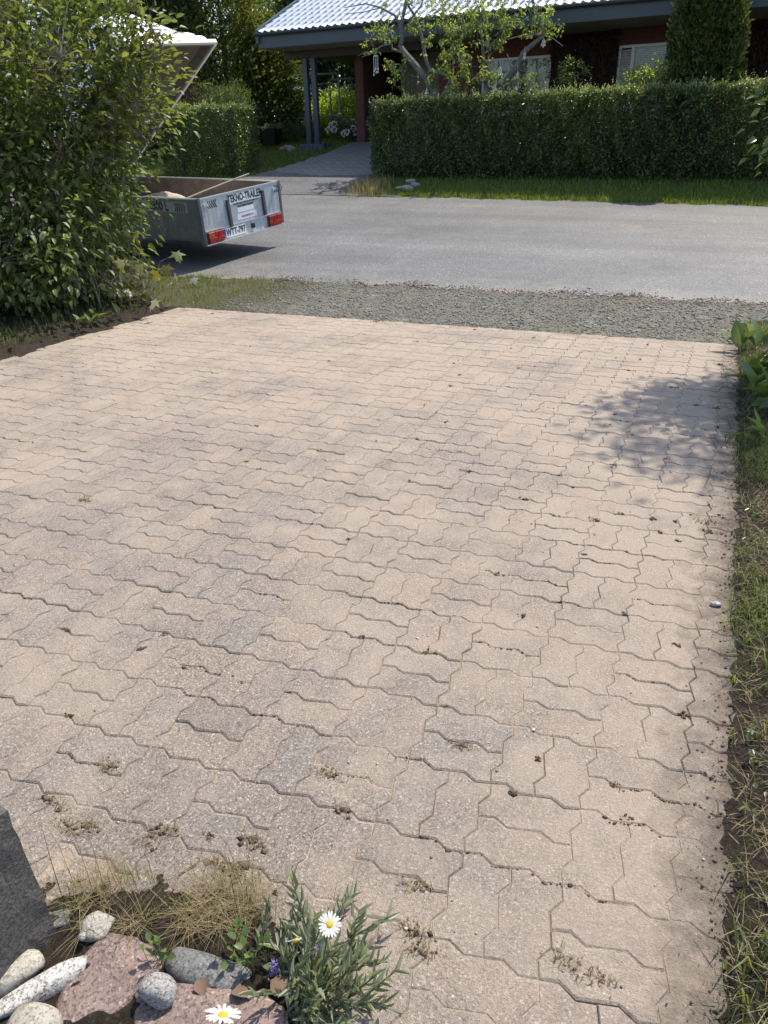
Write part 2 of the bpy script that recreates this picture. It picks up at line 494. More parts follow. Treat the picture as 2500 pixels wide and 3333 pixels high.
def leaf_mesh(name, pos, d, length, width, mat, tint=None, shape='oval', flat=.3, droop=.18, fold=.12, rng=RNG, off=None):
    n = len(pos)
    pos = np.asarray(pos, float)
    if off is not None: pos = pos - np.array(off)
    L = np.broadcast_to(np.asarray(length, float), (n,)); W = np.broadcast_to(np.asarray(width, float), (n,))
    x, s, nn = frames(np.asarray(d, float), rng, flat)
    if shape == 'oval':
        prof = [(0, 0, 0), (.30, .5, fold), (.66, .42, fold * .7 - droop * .4), (1, 0, -droop), (.66, -.42, fold * .7 - droop * .4), (.30, -.5, fold), (.32, 0, 0), (.68, 0, -droop * .45)]
        fc = [(0, 1, 6), (0, 6, 5), (6, 1, 2, 7), (5, 6, 7, 4), (7, 2, 3), (7, 3, 4)]
    else:
        prof = [(0, 0, 0), (.45, .5, fold), (1, 0, -droop), (.45, -.5, fold)]
        fc = [(0, 1, 2), (0, 2, 3)]
    k = len(prof)
    V = np.zeros((n, k, 3))
    for i, (a, b_, c_) in enumerate(prof):
        V[:, i] = pos + x * (a * L)[:, None] + s * (b_ * W)[:, None] + nn * (c_ * L)[:, None]
    base = (np.arange(n) * k)[:, None]
    lens = np.array([len(q) for q in fc]); flatf = np.concatenate([np.array(q) for q in fc])
    idx = (base + flatf[None, :]).ravel()
    if tint is None: tint = rng.random(n)
    return np_mesh(name, V.reshape(-1, 3), idx, np.tile(lens, n), mat, False, np.repeat(np.clip(tint, 0, 1), k))

def blades_mesh(name, pos, h, wd, lean, mat, tint=None, rng=RNG, curl=.5, off=None, stiff=.35):
    n = len(pos); pos = np.asarray(pos, float)
    if off is not None: pos = pos - np.array(off)
    h = np.broadcast_to(np.asarray(h, float), (n,)); wd = np.broadcast_to(np.asarray(wd, float), (n,)); lean = np.broadcast_to(np.asarray(lean, float), (n,))
    an = rng.random(n) * 2 * np.pi
    dx = np.stack([np.cos(an), np.sin(an), np.zeros(n)], 1)
    a2 = an + np.pi / 2 + rng.normal(size=n) * .5
    sx = np.stack([np.cos(a2), np.sin(a2), np.zeros(n)], 1)
    V = np.zeros((n, 5, 3)); upv = np.array([0, 0, 1.0])
    l1 = lean * stiff; l2 = lean
    m1 = pos + dx * (np.sin(l1) * h * .55)[:, None] + upv * (np.cos(l1) * h * .55)[:, None]
    tp = m1 + dx * (np.sin(l2 * (1 + curl)) * h * .45)[:, None] + upv * (np.cos(l2 * (1 + curl)) * h * .45)[:, None]
    V[:, 0] = pos - sx * wd[:, None] / 2; V[:, 1] = pos + sx * wd[:, None] / 2
    V[:, 2] = m1 - sx * wd[:, None] * .4; V[:, 3] = m1 + sx * wd[:, None] * .4
    V[:, 4] = tp
    fc = np.array([0, 1, 3, 2, 2, 3, 4]); base = (np.arange(n) * 5)[:, None]
    if tint is None: tint = rng.random(n)
    return np_mesh(name, V.reshape(-1, 3), (base + fc).ravel(), np.tile([4, 3], n), mat, False, np.repeat(np.clip(tint, 0, 1), 5))

def rocks_mesh(name, pos, size, mat, rng=RNG, tint=None):
    """many small angular stones in one mesh"""
    n = len(pos)
    o = np.array([(1, 0, 0), (-1, 0, 0), (0, 1, 0), (0, -1, 0), (0, 0, .75), (0, 0, -.6)], float)
    fc = np.array([(0, 2, 4), (2, 1, 4), (1, 3, 4), (3, 0, 4), (2, 0, 5), (1, 2, 5), (3, 1, 5), (0, 3, 5)]).ravel()
    V = o[None] * (1 + rng.uniform(-.45, .45, (n, 6, 3)))
    an = rng.random(n) * 6.28; c, s = np.cos(an), np.sin(an)
    X = V[..., 0] * c[:, None] - V[..., 1] * s[:, None]; Y = V[..., 0] * s[:, None] + V[..., 1] * c[:, None]
    V = np.stack([X, Y, V[..., 2]], -1) * np.asarray(size).reshape(-1, 1, 1) + np.asarray(pos)[:, None]
    base = (np.arange(n) * 6)[:, None]
    if tint is None: tint = rng.random(n)
    return np_mesh(name, V.reshape(-1, 3), (base + fc).ravel(), np.full(n * 8, 3), mat, False, np.repeat(tint, 6))

def ell_points(n, ells, rng=RNG, shell=.55):
    """points in a union of ellipsoids, (cx,cy,cz,rx,ry,rz), biased outward"""
    vol = np.array([e[3] * e[4] * e[5] for e in ells]); k = rng.choice(len(ells), n, p=vol / vol.sum())
    E = np.array(ells)[k]
    r = (shell + (1 - shell) * rng.random(n)) ** .6
    r *= 1 + rng.normal(size=n) * .07
    return E[:, :3] + rdirs(n, rng) * r[:, None] * E[:, 3:]

def shrub(name, label, cat, base, brad, ells, nclu, nleaf, lsize, leaf_m, stem_m, nstem=14, srad=.014, clu_r=.12, group=None,
          shape='oval', aspect=.45, parts=('stems', 'foliage'), flat=.35, seed=1, twig=True, shell=.35, tint_shift=0.0, upb=.2):
    rng = np.random.default_rng(seed)
    root = empty(name, base, label=label, cat=cat, group=group)
    B = np.array(base, float)
    C = ell_points(nclu, ells, rng, shell)
    C = C[C[:, 2] > B[2] + .12]
    mb = MB(); spts = []
    pick = rng.choice(len(C), min(nstem, len(C)), replace=False)
    for k in pick:
        a = rng.random() * 6.28; rr = brad * math.sqrt(rng.random())
        p0 = B + [rr * math.cos(a), rr * math.sin(a), -.03]
        p1 = C[k]
        ctrl = p0 + (p1 - p0) * np.array([.25, .25, .62]) + rng.normal(size=3) * .06 * np.linalg.norm(p1 - p0)
        ts = np.linspace(0, 1, 8)
        pts = [(1 - t) ** 2 * p0 + 2 * t * (1 - t) * ctrl + t * t * p1 + rng.normal(size=3) * .012 for t in ts]
        r0 = srad * rng.uniform(.7, 1.3)
        mb.tube(pts, [max(.0025, r0 * (1 - .8 * t)) for t in ts], 5)
        spts += pts[2:]
    S = np.array(spts)
    if twig:
        for c in C:
            dd = np.linalg.norm(S - c, axis=1) + np.maximum(0, S[:, 2] - c[2]) * 2
            q = S[np.argmin(dd)]
            m = (q + c) / 2 + rng.normal(size=3) * .03
            mb.tube([q, m, c], [max(.0022, srad * .28), max(.002, srad * .2), .0015], 3, cap=False)
    mb.build(parts[0], stem_m, root, True)
    ctr = np.array([[e[0], e[1], e[2]] for e in ells]).mean(0)
    k = rng.integers(0, len(C), nclu * nleaf)
    P = C[k] + rng.normal(size=(len(k), 3)) * clu_r * np.array([1, 1, .8])
    D = unit(P - C[k]) * .8 + unit(P - ctr) * .6 + rdirs(len(k), rng) * .5 + np.array([0, 0, upb])
    ct = rng.normal(size=len(C)) * .18
    tint = .5 + tint_shift + ct[k] + rng.normal(size=len(k)) * .2
    L = lsize * rng.uniform(.6, 1.2, len(k))
    ok = P[:, 2] > B[2] + .02
    P, D, L, tint = P[ok], D[ok], L[ok], tint[ok]
    me = leaf_mesh(parts[1], P, D, L, L * aspect, leaf_m, tint, shape, flat, rng=rng, off=base)
    link(parts[1], me, root)
    return root

# ================================================================== SETTING
def G(X, Y, dz=0.0): return ZG(X, Y) + dz
xs = np.concatenate([np.arange(-70, -16, 3.0), np.arange(-16, 8, .5), np.arange(8, 60, 3.0)])
ys = np.concatenate([np.arange(-6, 6, 1.0), [6, 6.3, 7, 7.5, 8, 8.3], np.arange(8.75, 15, .5), [15, 15.5, 16, 16.5, 17, 17.5, 18, 18.5, 19, 19.5, 20, 21, 22, 25, 30, 40, 60, 90]])
sheet('ground', xs, ys, lambda X, Y: G(X, Y), M_LAWN)

# asphalt road along X
def road_keep(x, y):
    return (y > 8.20 + wob(x, x * 0 + 3, 1.0, .10, 2)) & (y < 15.02 + wob(x, x * 0, 1.6, .05, 5))
sheet('road', np.concatenate([np.arange(-40, -12, 1.0), np.arange(-12, 5, .1), np.arange(5, 30, 1.0)]), np.concatenate([np.arange(8.0, 8.9, .06), np.arange(8.9, 14.8, .2), np.arange(14.8, 15.3, .05)]),
      lambda X, Y: G(X, Y, .006), M_ASPH, road_keep)
# loosened gravel strip between driveway and road
def grav_keep(x, y):
    return (x > -9.5) & (y > 6.36) & (x < .95 + wob(y, x, 2, .2, 4))
sheet('gravel_strip', np.arange(-9.6, 1.6, .05), np.arange(6.3, 8.72, .05), lambda X, Y: np.maximum(G(X, Y, .010), -.018) + wob(X, Y, 2.2, .006, 3) - .05 * np.clip((Y - 8.2) / .3, 0, 1), M_GRAV, grav_keep)
# neighbour's paved path
path_poly = [(-11.2, 15.0), (-10.45, 15.9), (-9.75, 17.3), (-9.35, 18.2), (-9.35, 21.5), (-6.7, 21.5), (-6.7, 16.9), (-7.35, 16.2), (-7.3, 15.6), (-6.2, 15.0)]
apron_poly = [(-13.5, 14.9), (-10.9, 15.5), (-10.1, 16.6), (-8.6, 16.25), (-7.35, 16.35), (-7.25, 15.6), (-6.0, 14.9)]
sheet('road_apron', np.arange(-13.6, -5.9, .06), np.arange(14.85, 16.75, .06), lambda X, Y: G(X, Y, .016), M_ASPH, in_poly(apron_poly))
sheet('neighbour_path', np.arange(-11.5, -6, .125), np.arange(14.9, 21.6, .125), lambda X, Y: G(X, Y, .012), M_PATH, in_poly(path_poly))

# ------------------------------------------------------------------ driveway of interlocking pavers
CELL = .225; HALF = CELL / 2; PU, PV = -1.464, 2.735     # joint grid origin
EDGE_L, EDGE_R, EDGE_F = -5.19, .34, 6.42
bed_poly = [(-1.12, .30), (-1.16, .72), (-1.10, .765), (-1.02, .79), (-.94, .835), (-.83, .87), (-.72, .905), (-.63, .875), (-.57, .82), (-.49, .70), (-.41, .55), (-.36, .30)]
in_bed = in_poly(bed_poly)
def bedz(X, Y): return np.clip(-.0050 + wob(X, Y, 9, .0010, 2) + wob(X, Y, 2.3, .0018, 7) + .0012 * np.clip((X + 1.0) / .8, 0, 1), -.0095, -.0022)
driveway = sheet('driveway', np.arange(-5.3, .45, .05), np.arange(.1, 6.46, .05), bedz, M_SAND, None)

AMP = .0098
def wave(t):
    t = t - math.floor(t + .5)           # -0.5..0.5, odd, peak at +-0.34
    a = abs(t); s = 1 if t >= 0 else -1
    return s * (a / .34 if a <= .34 else 1 - 2 * (a - .34) / .32)
def outline(nx, ny):
    """closed outline of a paver covering nx by ny half cells, lower left corner at 0,0"""
    P = []
    for k in range(nx):
        for t in (0, .34, .66): P.append(((k + t) * HALF, AMP * wave(t)))
    for k in range(ny):
        for t in (0, .34, .66): P.append((nx * HALF - AMP * wave(t), (k + t) * HALF))
    for k in range(nx, 0, -1):
        for t in (1, .66, .34): P.append(((k - 1 + t) * HALF, ny * HALF + AMP * wave(t)))
    for k in range(ny, 0, -1):
        for t in (1, .66, .34): P.append((-AMP * wave(t), (k - 1 + t) * HALF))
    Q = []
    for i, p in enumerate(P):            # drop points that lie on straight runs
        a, c = P[i - 1], P[(i + 1) % len(P)]
        cr = (p[0] - a[0]) * (c[1] - p[1]) - (p[1] - a[1]) * (c[0] - p[0])
        if abs(cr) > 1e-6: Q.append(p)
    return Q
def inset(P, d):
    n = len(P); R = []
    for i in range(n):
        a, p, c = Vector(P[i - 1]), Vector(P[i]), Vector(P[(i + 1) % n])
        e1 = (p - a).normalized(); e2 = (c - p).normalized()
        n1 = Vector((-e1.y, e1.x)); n2 = Vector((-e2.y, e2.x))
        b = (n1 + n2); b /= max(.35, b.length_squared / 2)
        R.append((p.x + b.x * d * .5, p.y + b.y * d))
    return R
def paver_geo(nx, ny):
    O = outline(nx, ny); c = (nx * HALF / 2, ny * HALF / 2)
    O = [(p[0] - c[0], p[1] - c[1]) for p in O]
    a, b = inset(O, .0014), inset(O, .0058)
    n = len(O)
    v = [(p[0], p[1], -.030) for p in a] + [(p[0], p[1], -.0042) for p in a] + [(p[0], p[1], 0) for p in b]
    f = [tuple(range(2 * n, 3 * n))]
    for k in (0, n):
        f += [(k + i, k + (i + 1) % n, k + n + (i + 1) % n, k + n + i) for i in range(n)]
    return v, f
GEO = {k: paver_geo(*k) for k in ((2, 1), (1, 2), (1, 1))}
PME = {}
for k, (v_, f_) in GEO.items():
    me = bpy.data.meshes.new('paver'); me.from_pydata(v_, [], f_); me.materials.append(M_PAVER); PME[k] = me
plist = []
rp = random.Random(5)
for i in range(-18, 9):
    for j in range(-18, 12):
        u0 = PU + i * CELL; v0 = PV - (j + 1) * CELL
        if (i + j) % 2: sub = [(0, 0, 2, 1), (0, 1, 2, 1)]
        else: sub = [(0, 0, 1, 2), (1, 0, 1, 2)]
        for a, b, nx, ny in sub:
            cu = u0 + (a + nx / 2) * HALF; cv = v0 + (b + ny / 2) * HALF
            hx, hy = nx * HALF / 2, ny * HALF / 2
            if cu + hx > EDGE_R + .03 or cu - hx < EDGE_L - .03 or cv + hy > EDGE_F + .03:
                if abs(cu - (EDGE_L + EDGE_R) / 2) > (EDGE_R - EDGE_L) / 2 - .02 or cv > EDGE_F - .02: continue
                cu2 = cu - hx / 2 if cu > 0 else cu + hx / 2
                if nx == 2: nx = 1; cu = cu2
                if cv + hy > EDGE_F + .03 and ny == 2: ny = 1; cv -= hy / 2
            if in_bed(np.array([cu]), np.array([cv + .05]))[0] or cv < .32 or cu < -1.06 and cv < .40: continue
            dx, dy, dz = cu, cv, -CAM_H
            d = Vector((dx, dy, dz)); zc = d.dot(fw); px = d.dot(r2) / zc if zc > .01 else 9; py = d.dot(u2) / zc if zc > .01 else 9
            vis = zc > .2 and abs(px) < .535 and abs(py) < .705
            plist.append((not vis, d.length, cu, cv, nx, ny, rp.gauss(0, .0010), rp.gauss(0, .0034), rp.gauss(0, .0030), rp.random()))
plist.sort()
rest_v, rest_f, rest_t = [], [], []
for k, (nv, dist, cu, cv, nx, ny, dz, rx, ry, tv) in enumerate(plist):
    if k < 300:
        o = link('paver', PME[(nx, ny)], driveway, (cu, cv, dz), (rx, ry, rp.gauss(0, .004)))
    else:
        v_, f_ = GEO[(nx, ny)]; b0 = len(rest_v)
        rest_v += [(p[0] + cu, p[1] + cv, p[2] + dz + p[1] * rx - p[0] * ry) for p in v_]
        rest_f += [tuple(q + b0 for q in ff) for ff in f_]
        rest_t += [tv] * len(v_)
me = bpy.data.meshes.new('far_pavers'); me.from_pydata(rest_v, [], rest_f); me.materials.append(M_PAVER)
at_ = me.attributes.new('tint', 'FLOAT', 'POINT'); at_.data.foreach_set('value', np.array(rest_t, dtype=np.float32))
tag(link('far_pavers', me, driveway), kind='stuff')

# ------------------------------------------------------------------ soil borders
def rborder(X, Y):
    e = .240 + wob(Y, Y * 0, 2.6, .012, 1) + wob(Y * 3.7, Y * 1.3, 3.1, .010, 2) + wob(Y * 11, X * 25, 3.1, .006, 4)
    t = np.clip((X - e) / .22, -1, 3)
    return np.where(t < 0, -.05 + .055 * (1 + t), .005 + .045 * np.minimum(t, 1) + .012 * np.maximum(t - 1, 0)) + wob(X * 3, Y * 3, 2.5, .010, 3) * np.clip(t * 2, 0, 1)
sheet('border_soil', np.arange(.10, 2.6, .03), np.concatenate([np.arange(.0, 4, .03), np.arange(4, 7.3, .05)]), rborder, M_SOIL)
def lborder(X, Y):
    e = -5.19 + wob(Y, Y * 0, 2.2, .02, 4)
    t = np.clip((e - X) / .3, -1, 8)
    return np.where(t < 0, -.05 + .05 * (1 + t), .0 + .07 * np.minimum(t, 1) + .012 * np.maximum(t - 1, 0)) + wob(X * 3, Y * 3, 2.2, .016, 6) * np.clip(t * 3, 0, 1)
sheet('shrub_bed_soil', np.arange(-8.6, -5.05, .05), np.arange(1.0, 7.55, .05), lborder, M_SOIL, lambda x, y: (y < 6.44 + wob(x, y, 4, .04, 2)) | (x < -6.3))
# rock garden soil
bed_in = in_poly([(-.86 + (p[0] + .86) * .90, .52 + (p[1] - .52) * .90) for p in bed_poly])
def bed_h(X, Y): return np.where(bed_in(X.ravel(), Y.ravel()).reshape(X.shape), .015, -.003) + wob(X, Y, 12, .006, 5)
sheet('rock_garden_soil', np.arange(-1.7, -.25, .008), np.arange(.1, .95, .008), bed_h, M_SOIL, lambda x, y: in_bed(x + wob(x * 7, y * 7, 3, .012, 2), y + wob(x * 9, y * 9, 3, .014, 5)) | ((x < -1.08) & (y < .42)))

# ================================================================== HOUSE ACROSS THE ROAD
M_BRICK = simple('red_brick', (.12, .030, .024), .8, var=.3, scale=14, bumpy=.3)
M_MORTAR = simple('dark_mortar', (.075, .045, .038), .9)
M_TRIM = simple('slate_blue_paint', (.045, .058, .075), .45, var=.1)
M_SOFFIT = simple('soffit_boards', (.30, .27, .22), .6, var=.12, scale=6)
M_WHITE = simple('white_paint', (.74, .74, .72), .4, var=.05)
M_ROOF = simple('roof_metal', (.62, .64, .67), .33, metal=.3, var=.12, scale=5)
M_DOORB = simple('olive_boards', (.15, .13, .08), .6, var=.15, scale=9)
M_DARKW = simple('dark_brown_wood', (.035, .024, .02), .6)
M_PLINTH = simple('blue_plinth', (.05, .068, .105), .7)
def glass_mat():
    m, n, l, b = newmat('window_glass')
    b.inputs['Base Color'].default_value = (.75, .8, .8, 1)
    b.inputs['Roughness'].default_value = .03; b.inputs['Transmission Weight'].default_value = 1.0
    b.inputs['IOR'].default_value = 1.45
    return m
M_GLASS = glass_mat()
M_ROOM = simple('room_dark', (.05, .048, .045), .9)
M_CURT = simple('reflection_curtain', (.74, .75, .74), .9, var=.2, scale=30)  # also on the blinds; brightened to stand in for reflection in the glass

HG = 1.30; EAVE_V = 17.85; WALL_V = 19.53; SOF_Z = 3.60; R0 = 3.917; SLOPE = .41  # house layout scaled up about the camera and baked into plain numbers
HU0, HU1 = -10.87, 4.8
house = empty('brick_house', (-3.0, WALL_V, HG), label='low brick house with pale ribbed tile roof and deep blue-grey eaves behind hedge', cat='house')
# wall mass with openings left free: pieces are butted end to end
wl = MB()
WT = .30
W1 = (-5.90, -4.27, 2.08, 3.224); W2 = (-2.81, -1.10, 2.08, 3.308)   # window openings u0,u1,z0,z1
def wpiece(u0, u1, z0, z1, v0=WALL_V, v1=WALL_V + WT): wl.bbox((u0, v0, z0), (u1, v1, z1))
wpiece(-6.95, W1[0], HG, SOF_Z); wpiece(W1[1], W2[0], HG, SOF_Z); wpiece(W2[1], HU1 - .5, HG, SOF_Z)
for W in (W1, W2):
    wpiece(W[0], W[1], HG, W[2]); wpiece(W[0], W[1], W[3], SOF_Z)
wpiece(-9.18, -8.95, HG + .18, SOF_Z, WALL_V, 20.9)            # pier left of the passage
wpiece(-9.18, -8.40, HG, SOF_Z, 22.47, 22.80); wpiece(-8.40, -6.95, HG, SOF_Z, 20.7, 20.95)
wpiece(-8.46, -8.40, HG, SOF_Z, 20.95, 22.47); wpiece(-6.95, -6.72, HG, SOF_Z, WALL_V + WT, 19.7); wpiece(-9.18, -8.99, HG, SOF_Z, 20.9, 22.47)
wpiece(-9.18, -8.99, HG, SOF_Z, 22.80, 24.3); wpiece(HU1 - .8, HU1 - .5, HG, SOF_Z, WALL_V + WT, 24.3)
wall = wl.build('wall', M_MORTAR, house)
MB().bbox((-9.20, WALL_V - .02, HG - .05), (-8.93, 20.9, HG + .18)).build('plinth', M_PLINTH, house)
# bricks that can be told apart
bme = MB().box((0, 0, 0), (.262, .05, .073)).mesh('brick', M_BRICK)
hme = MB().box((0, 0, 0), (.196, .05, .073)).mesh('brick', M_BRICK)
hl = Vector(house.location)
def brick(me_, u, v, z, rz=0): link('brick', me_, wall, Vector((u, v, z)) - hl, (0, 0, rz))
def brick_area(u0, u1, z0, z1):
    k = 0; z = z0 + .045
    while z < z1 - .03:
        u = u0 + .14 - (.137 if k % 2 else 0)
        while u < u1 - .06:
            if u - .131 > u0 - .02 and u + .131 < u1 + .02: brick(bme, u, WALL_V + .016 + random.uniform(-.002, .002), z)
            u += .274
        z += .0865; k += 1
brick_area(-6.95, -5.94, 2.0, 3.57); brick_area(-5.94, -4.25, 3.235, 3.57); brick_area(-2.85, -1.05, 3.32, 3.57)
z = HG + .23; k = 0
while z < 3.55:
    brick(hme, -9.065, WALL_V + .016, z); z += .0865
# vertical boards of the recessed door wall, passage door
for k in range(11):
    MB().bbox((-8.39 + k * .130, 20.655, HG + .02), (-8.39 + k * .130 + .123, 20.69, 3.56)).build('board', M_DOORB, house)
dr = MB().bbox((-8.96, 22.37, HG + .02), (-8.48, 22.43, 3.45)).build('door', M_DARKW, house)
MB().tube([(-8.55, 22.34, 2.4), (-8.55, 22.31, 2.4), (-8.67, 22.31, 2.4)], .011, 6).build('handle', M_WHITE, dr)
sh = MB().bbox((-7.93, 20.63, HG + .04), (-7.30, 20.652, 3.4)); dsh = sh.build('door', M_DOORB, house)
MB().bbox((-7.37, 20.60, 2.42), (-7.34, 20.628, 2.56)).build('handle', M_DARKW, dsh)
# windows
def window(W, vent, blind, nb):
    u0, u1, z0, z1 = W; v = WALL_V + .05
    fr = MB(); t = .055
    fr.bbox((u0, v, z0), (u0 + t, v + .11, z1)).bbox((u1 - t, v, z0), (u1, v + .11, z1)).bbox((u0 + t, v, z1 - t), (u1 - t, v + .11, z1)).bbox((u0 + t, v, z0), (u1 - t, v + .11, z0 + t))
    fr.bbox((u0 + vent, v, z0 + t), (u0 + vent + .07, v + .11, z1 - t))
    wn = fr.build('window', M_WHITE, house)
    MB().bbox((u0 - .06, WALL_V - .035, z0 - .04), (u1 + .06, WALL_V + .048, z0)).build('sill', M_WHITE, wn)
    MB().bbox((u0 + vent + .07, v + .045, z0 + t), (u1 - t, v + .065, z1 - t)).build('pane', M_GLASS, wn)
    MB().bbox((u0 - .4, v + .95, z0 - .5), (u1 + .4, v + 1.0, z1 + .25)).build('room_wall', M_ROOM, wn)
    return wn, v, t
wn1, v1_, t1_ = window(W1, .30, True, 0)
MB().bbox((W1[0] + .055, v1_ + .045, W1[2] + .055), (W1[0] + .30, v1_ + .065, W1[3] - .055)).build('pane', M_GLASS, wn1)
def reflection_curtain(wn, u0, u1, z0, z1, v, folds, mat, amp=.03):
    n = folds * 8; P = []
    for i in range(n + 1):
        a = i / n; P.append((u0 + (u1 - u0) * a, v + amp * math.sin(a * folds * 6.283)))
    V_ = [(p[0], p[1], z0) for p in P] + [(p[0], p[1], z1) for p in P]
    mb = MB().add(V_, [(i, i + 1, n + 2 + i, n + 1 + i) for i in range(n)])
    return mb.build('reflection_curtain', mat, wn, True)
reflection_curtain(wn1, W1[0] + .05, W1[0] + .85, W1[2], W1[3], v1_ + .2, 10, M_CURT)  # drawn wide and pale in place of the bright reflection on the pane
reflection_curtain(wn1, W1[0] + 1.0, W1[1] - .05, W1[2], W1[3], v1_ + .2, 7, M_CURT)
for k in range(12): MB().bbox((W1[0] + .38, v1_ + .15, W1[3] - .09 - k * .035), (W1[1] - .06, v1_ + .17, W1[3] - .088 - k * .035 + .003)).build('blind_slat', M_CURT, wn1)
wn2, v2_, t2_ = window(W2, .27, True, 0)
for k in range(27):                                   # louvred vent panel beside the pane
    z = W2[2] + .075 + k * .0405
    MB().box((W2[0] + .163, v2_ + .05, z), (.21, .045, .008), (rad(38), 0, 0)).build('louvre', M_WHITE, wn2)
for k in range(10): MB().bbox((W2[0] + .36, v2_ + .15, W2[3] - .09 - k * .034), (W2[1] - .06, v2_ + .17, W2[3] - .086 - k * .034)).build('blind_slat', M_CURT, wn2)
# roof: pressed tile sheet, waves across and a step every 350 mm
uu = np.arange(HU0, HU1, .183 / 6); rows = 10
def roof_mesh():
    V, F = [], []
    nu = len(uu); prof = .018 * np.sin((uu - HU0) / .183 * 2 * np.pi) + .007 * np.sin((uu - HU0) / .183 * 4 * np.pi)
    for k in range(rows):
        for e, lift in ((0, .022), (1, 0)):
            v = EAVE_V - .03 + (k + e) * .345
            z = R0 + SLOPE * (v - EAVE_V) + lift
            # edge of each step follows the wave
            V.append(np.stack([uu, np.full(nu, v) - (0.02 if e == 0 else 0) * np.cos((uu - HU0) / .183 * 2 * np.pi), z + prof], 1))
    V = np.concatenate(V); i = np.arange(nu - 1)
    for r in range(2 * rows - 1):
        a = r * nu + i
        F.append(np.stack([a, a + 1, a + nu + 1, a + nu], 1))
    F = np.concatenate(F)
    V = V - np.array(house.location)
    return np_mesh('roof', V, F, np.full(len(F), 4), M_ROOF, False)
roof = link('roof', roof_mesh(), house)
vr = EAVE_V + rows * .345
MB().add([(HU0, vr - .1, R0 + SLOPE * (vr - EAVE_V)), (HU1, vr - .1, R0 + SLOPE * (vr - EAVE_V)), (HU1, vr + 3.5, R0), (HU0, vr + 3.5, R0)], [(0, 1, 2, 3)]).build('roof_rear_slope', M_ROOF, roof)
# verge trim along the left gable edge
zz = lambda v: R0 + SLOPE * (v - EAVE_V)
mb = MB()
for (du0, du1, dz0, dz1) in ((-.05, .03, -.22, .055),):
    a = [(HU0 + du0, EAVE_V - .04, zz(EAVE_V) + dz0), (HU0 + du1, EAVE_V - .04, zz(EAVE_V) + dz0), (HU0 + du1, EAVE_V - .04, zz(EAVE_V) + dz1), (HU0 + du0, EAVE_V - .04, zz(EAVE_V) + dz1)]
    b = [(p[0], vr, p[2] + SLOPE * (vr - EAVE_V + .04)) for p in a]
    mb.add(a + b, [(0, 1, 2, 3), (7, 6, 5, 4), (0, 4, 5, 1), (1, 5, 6, 2), (2, 6, 7, 3), (3, 7, 4, 0)])
mb.build('verge_trim', M_TRIM, roof)
MB().bbox((HU0 - .02, EAVE_V + .02, SOF_Z + .0), (HU1, EAVE_V + .05, R0 - .035)).build('fascia', M_TRIM, house)
g = []
for k in range(9):
    a = math.pi + math.pi * k / 8; g.append((EAVE_V - .055 + .06 * math.cos(a), R0 - .02 + .06 * math.sin(a)))
g += [(EAVE_V - .055 + .054 * math.cos(math.pi + math.pi * (8 - k) / 8), R0 - .016 + .054 * math.sin(math.pi + math.pi * (8 - k) / 8)) for k in range(9)]
MB().prism([(a, b) for a, b in g], 0, HU0 - .05, HU1).build('gutter', M_TRIM, house)
MB().bbox((HU0, EAVE_V + .05, SOF_Z + .03), (HU1, 22.7, SOF_Z + .05)).build('ceiling_panel', M_DARKW, house)
for k in range(12):
    MB().bbox((HU0, EAVE_V + .055 + k * .131, SOF_Z + .008), (HU1, EAVE_V + .055 + k * .131 + .122, SOF_Z + .026)).build('soffit_board', M_SOFFIT, house)
# carport posts on a shared plinth and the beam they carry
MB().bbox((HU0 + .1, 18.88, SOF_Z - .16), (-6.95, 19.04, SOF_Z)).build('beam', M_DARKW, house)
MB().bbox((-9.15, 19.04, SOF_Z - .14), (-9.0, 19.53, SOF_Z)).build('beam', M_DARKW, house)
mb = MB(); mb.bevbox((-10.44, 18.68, HG - .1), (-9.74, 19.09, HG + .25), .02); mb.build('post_base', M_PLINTH, house)
for u in (-10.23, -10.0):
    MB().bevbox((u - .065, 18.85, HG + .22), (u + .065, 18.98, SOF_Z - .155), .008).build('post', M_TRIM, house)
# house number plate
M_BLACK = simple('black_print', (.012, .012, .013), .6, var=.05)
def text_obj(s, size, parent, loc, rot, mat, name='lettering', bold=0.0, sx=1.0, extr=.0008):
    cu = bpy.data.curves.new('txt', 'FONT'); cu.body = s; cu.size = size; cu.align_x = 'CENTER'; cu.align_y = 'CENTER'; cu.offset = bold; cu.extrude = extr
    cu.resolution_u = 4
    to = bpy.data.objects.new('txt', cu); COL.objects.link(to)
    dg = bpy.context.evaluated_depsgraph_get()
    me_ = bpy.data.meshes.new_from_object(to.evaluated_get(dg))
    bpy.data.objects.remove(to); bpy.data.curves.remove(cu)
    me_.materials.clear(); me_.materials.append(mat)
    if sx != 1.0:
        for v in me_.vertices: v.co.x *= sx
    me_.name = name
    return link(name, me_, parent, loc, rot)
np_ = MB().bevbox((-6.47, WALL_V - .03, 3.21), (-6.30, WALL_V - .012, 3.43), .004).build('number_plate', M_WHITE, house)
text_obj('8', .19, np_, Vector((-6.385, WALL_V - .032, 3.32)) - hl, (rad(90), 0, 0), M_BLACK, 'numeral', .006)

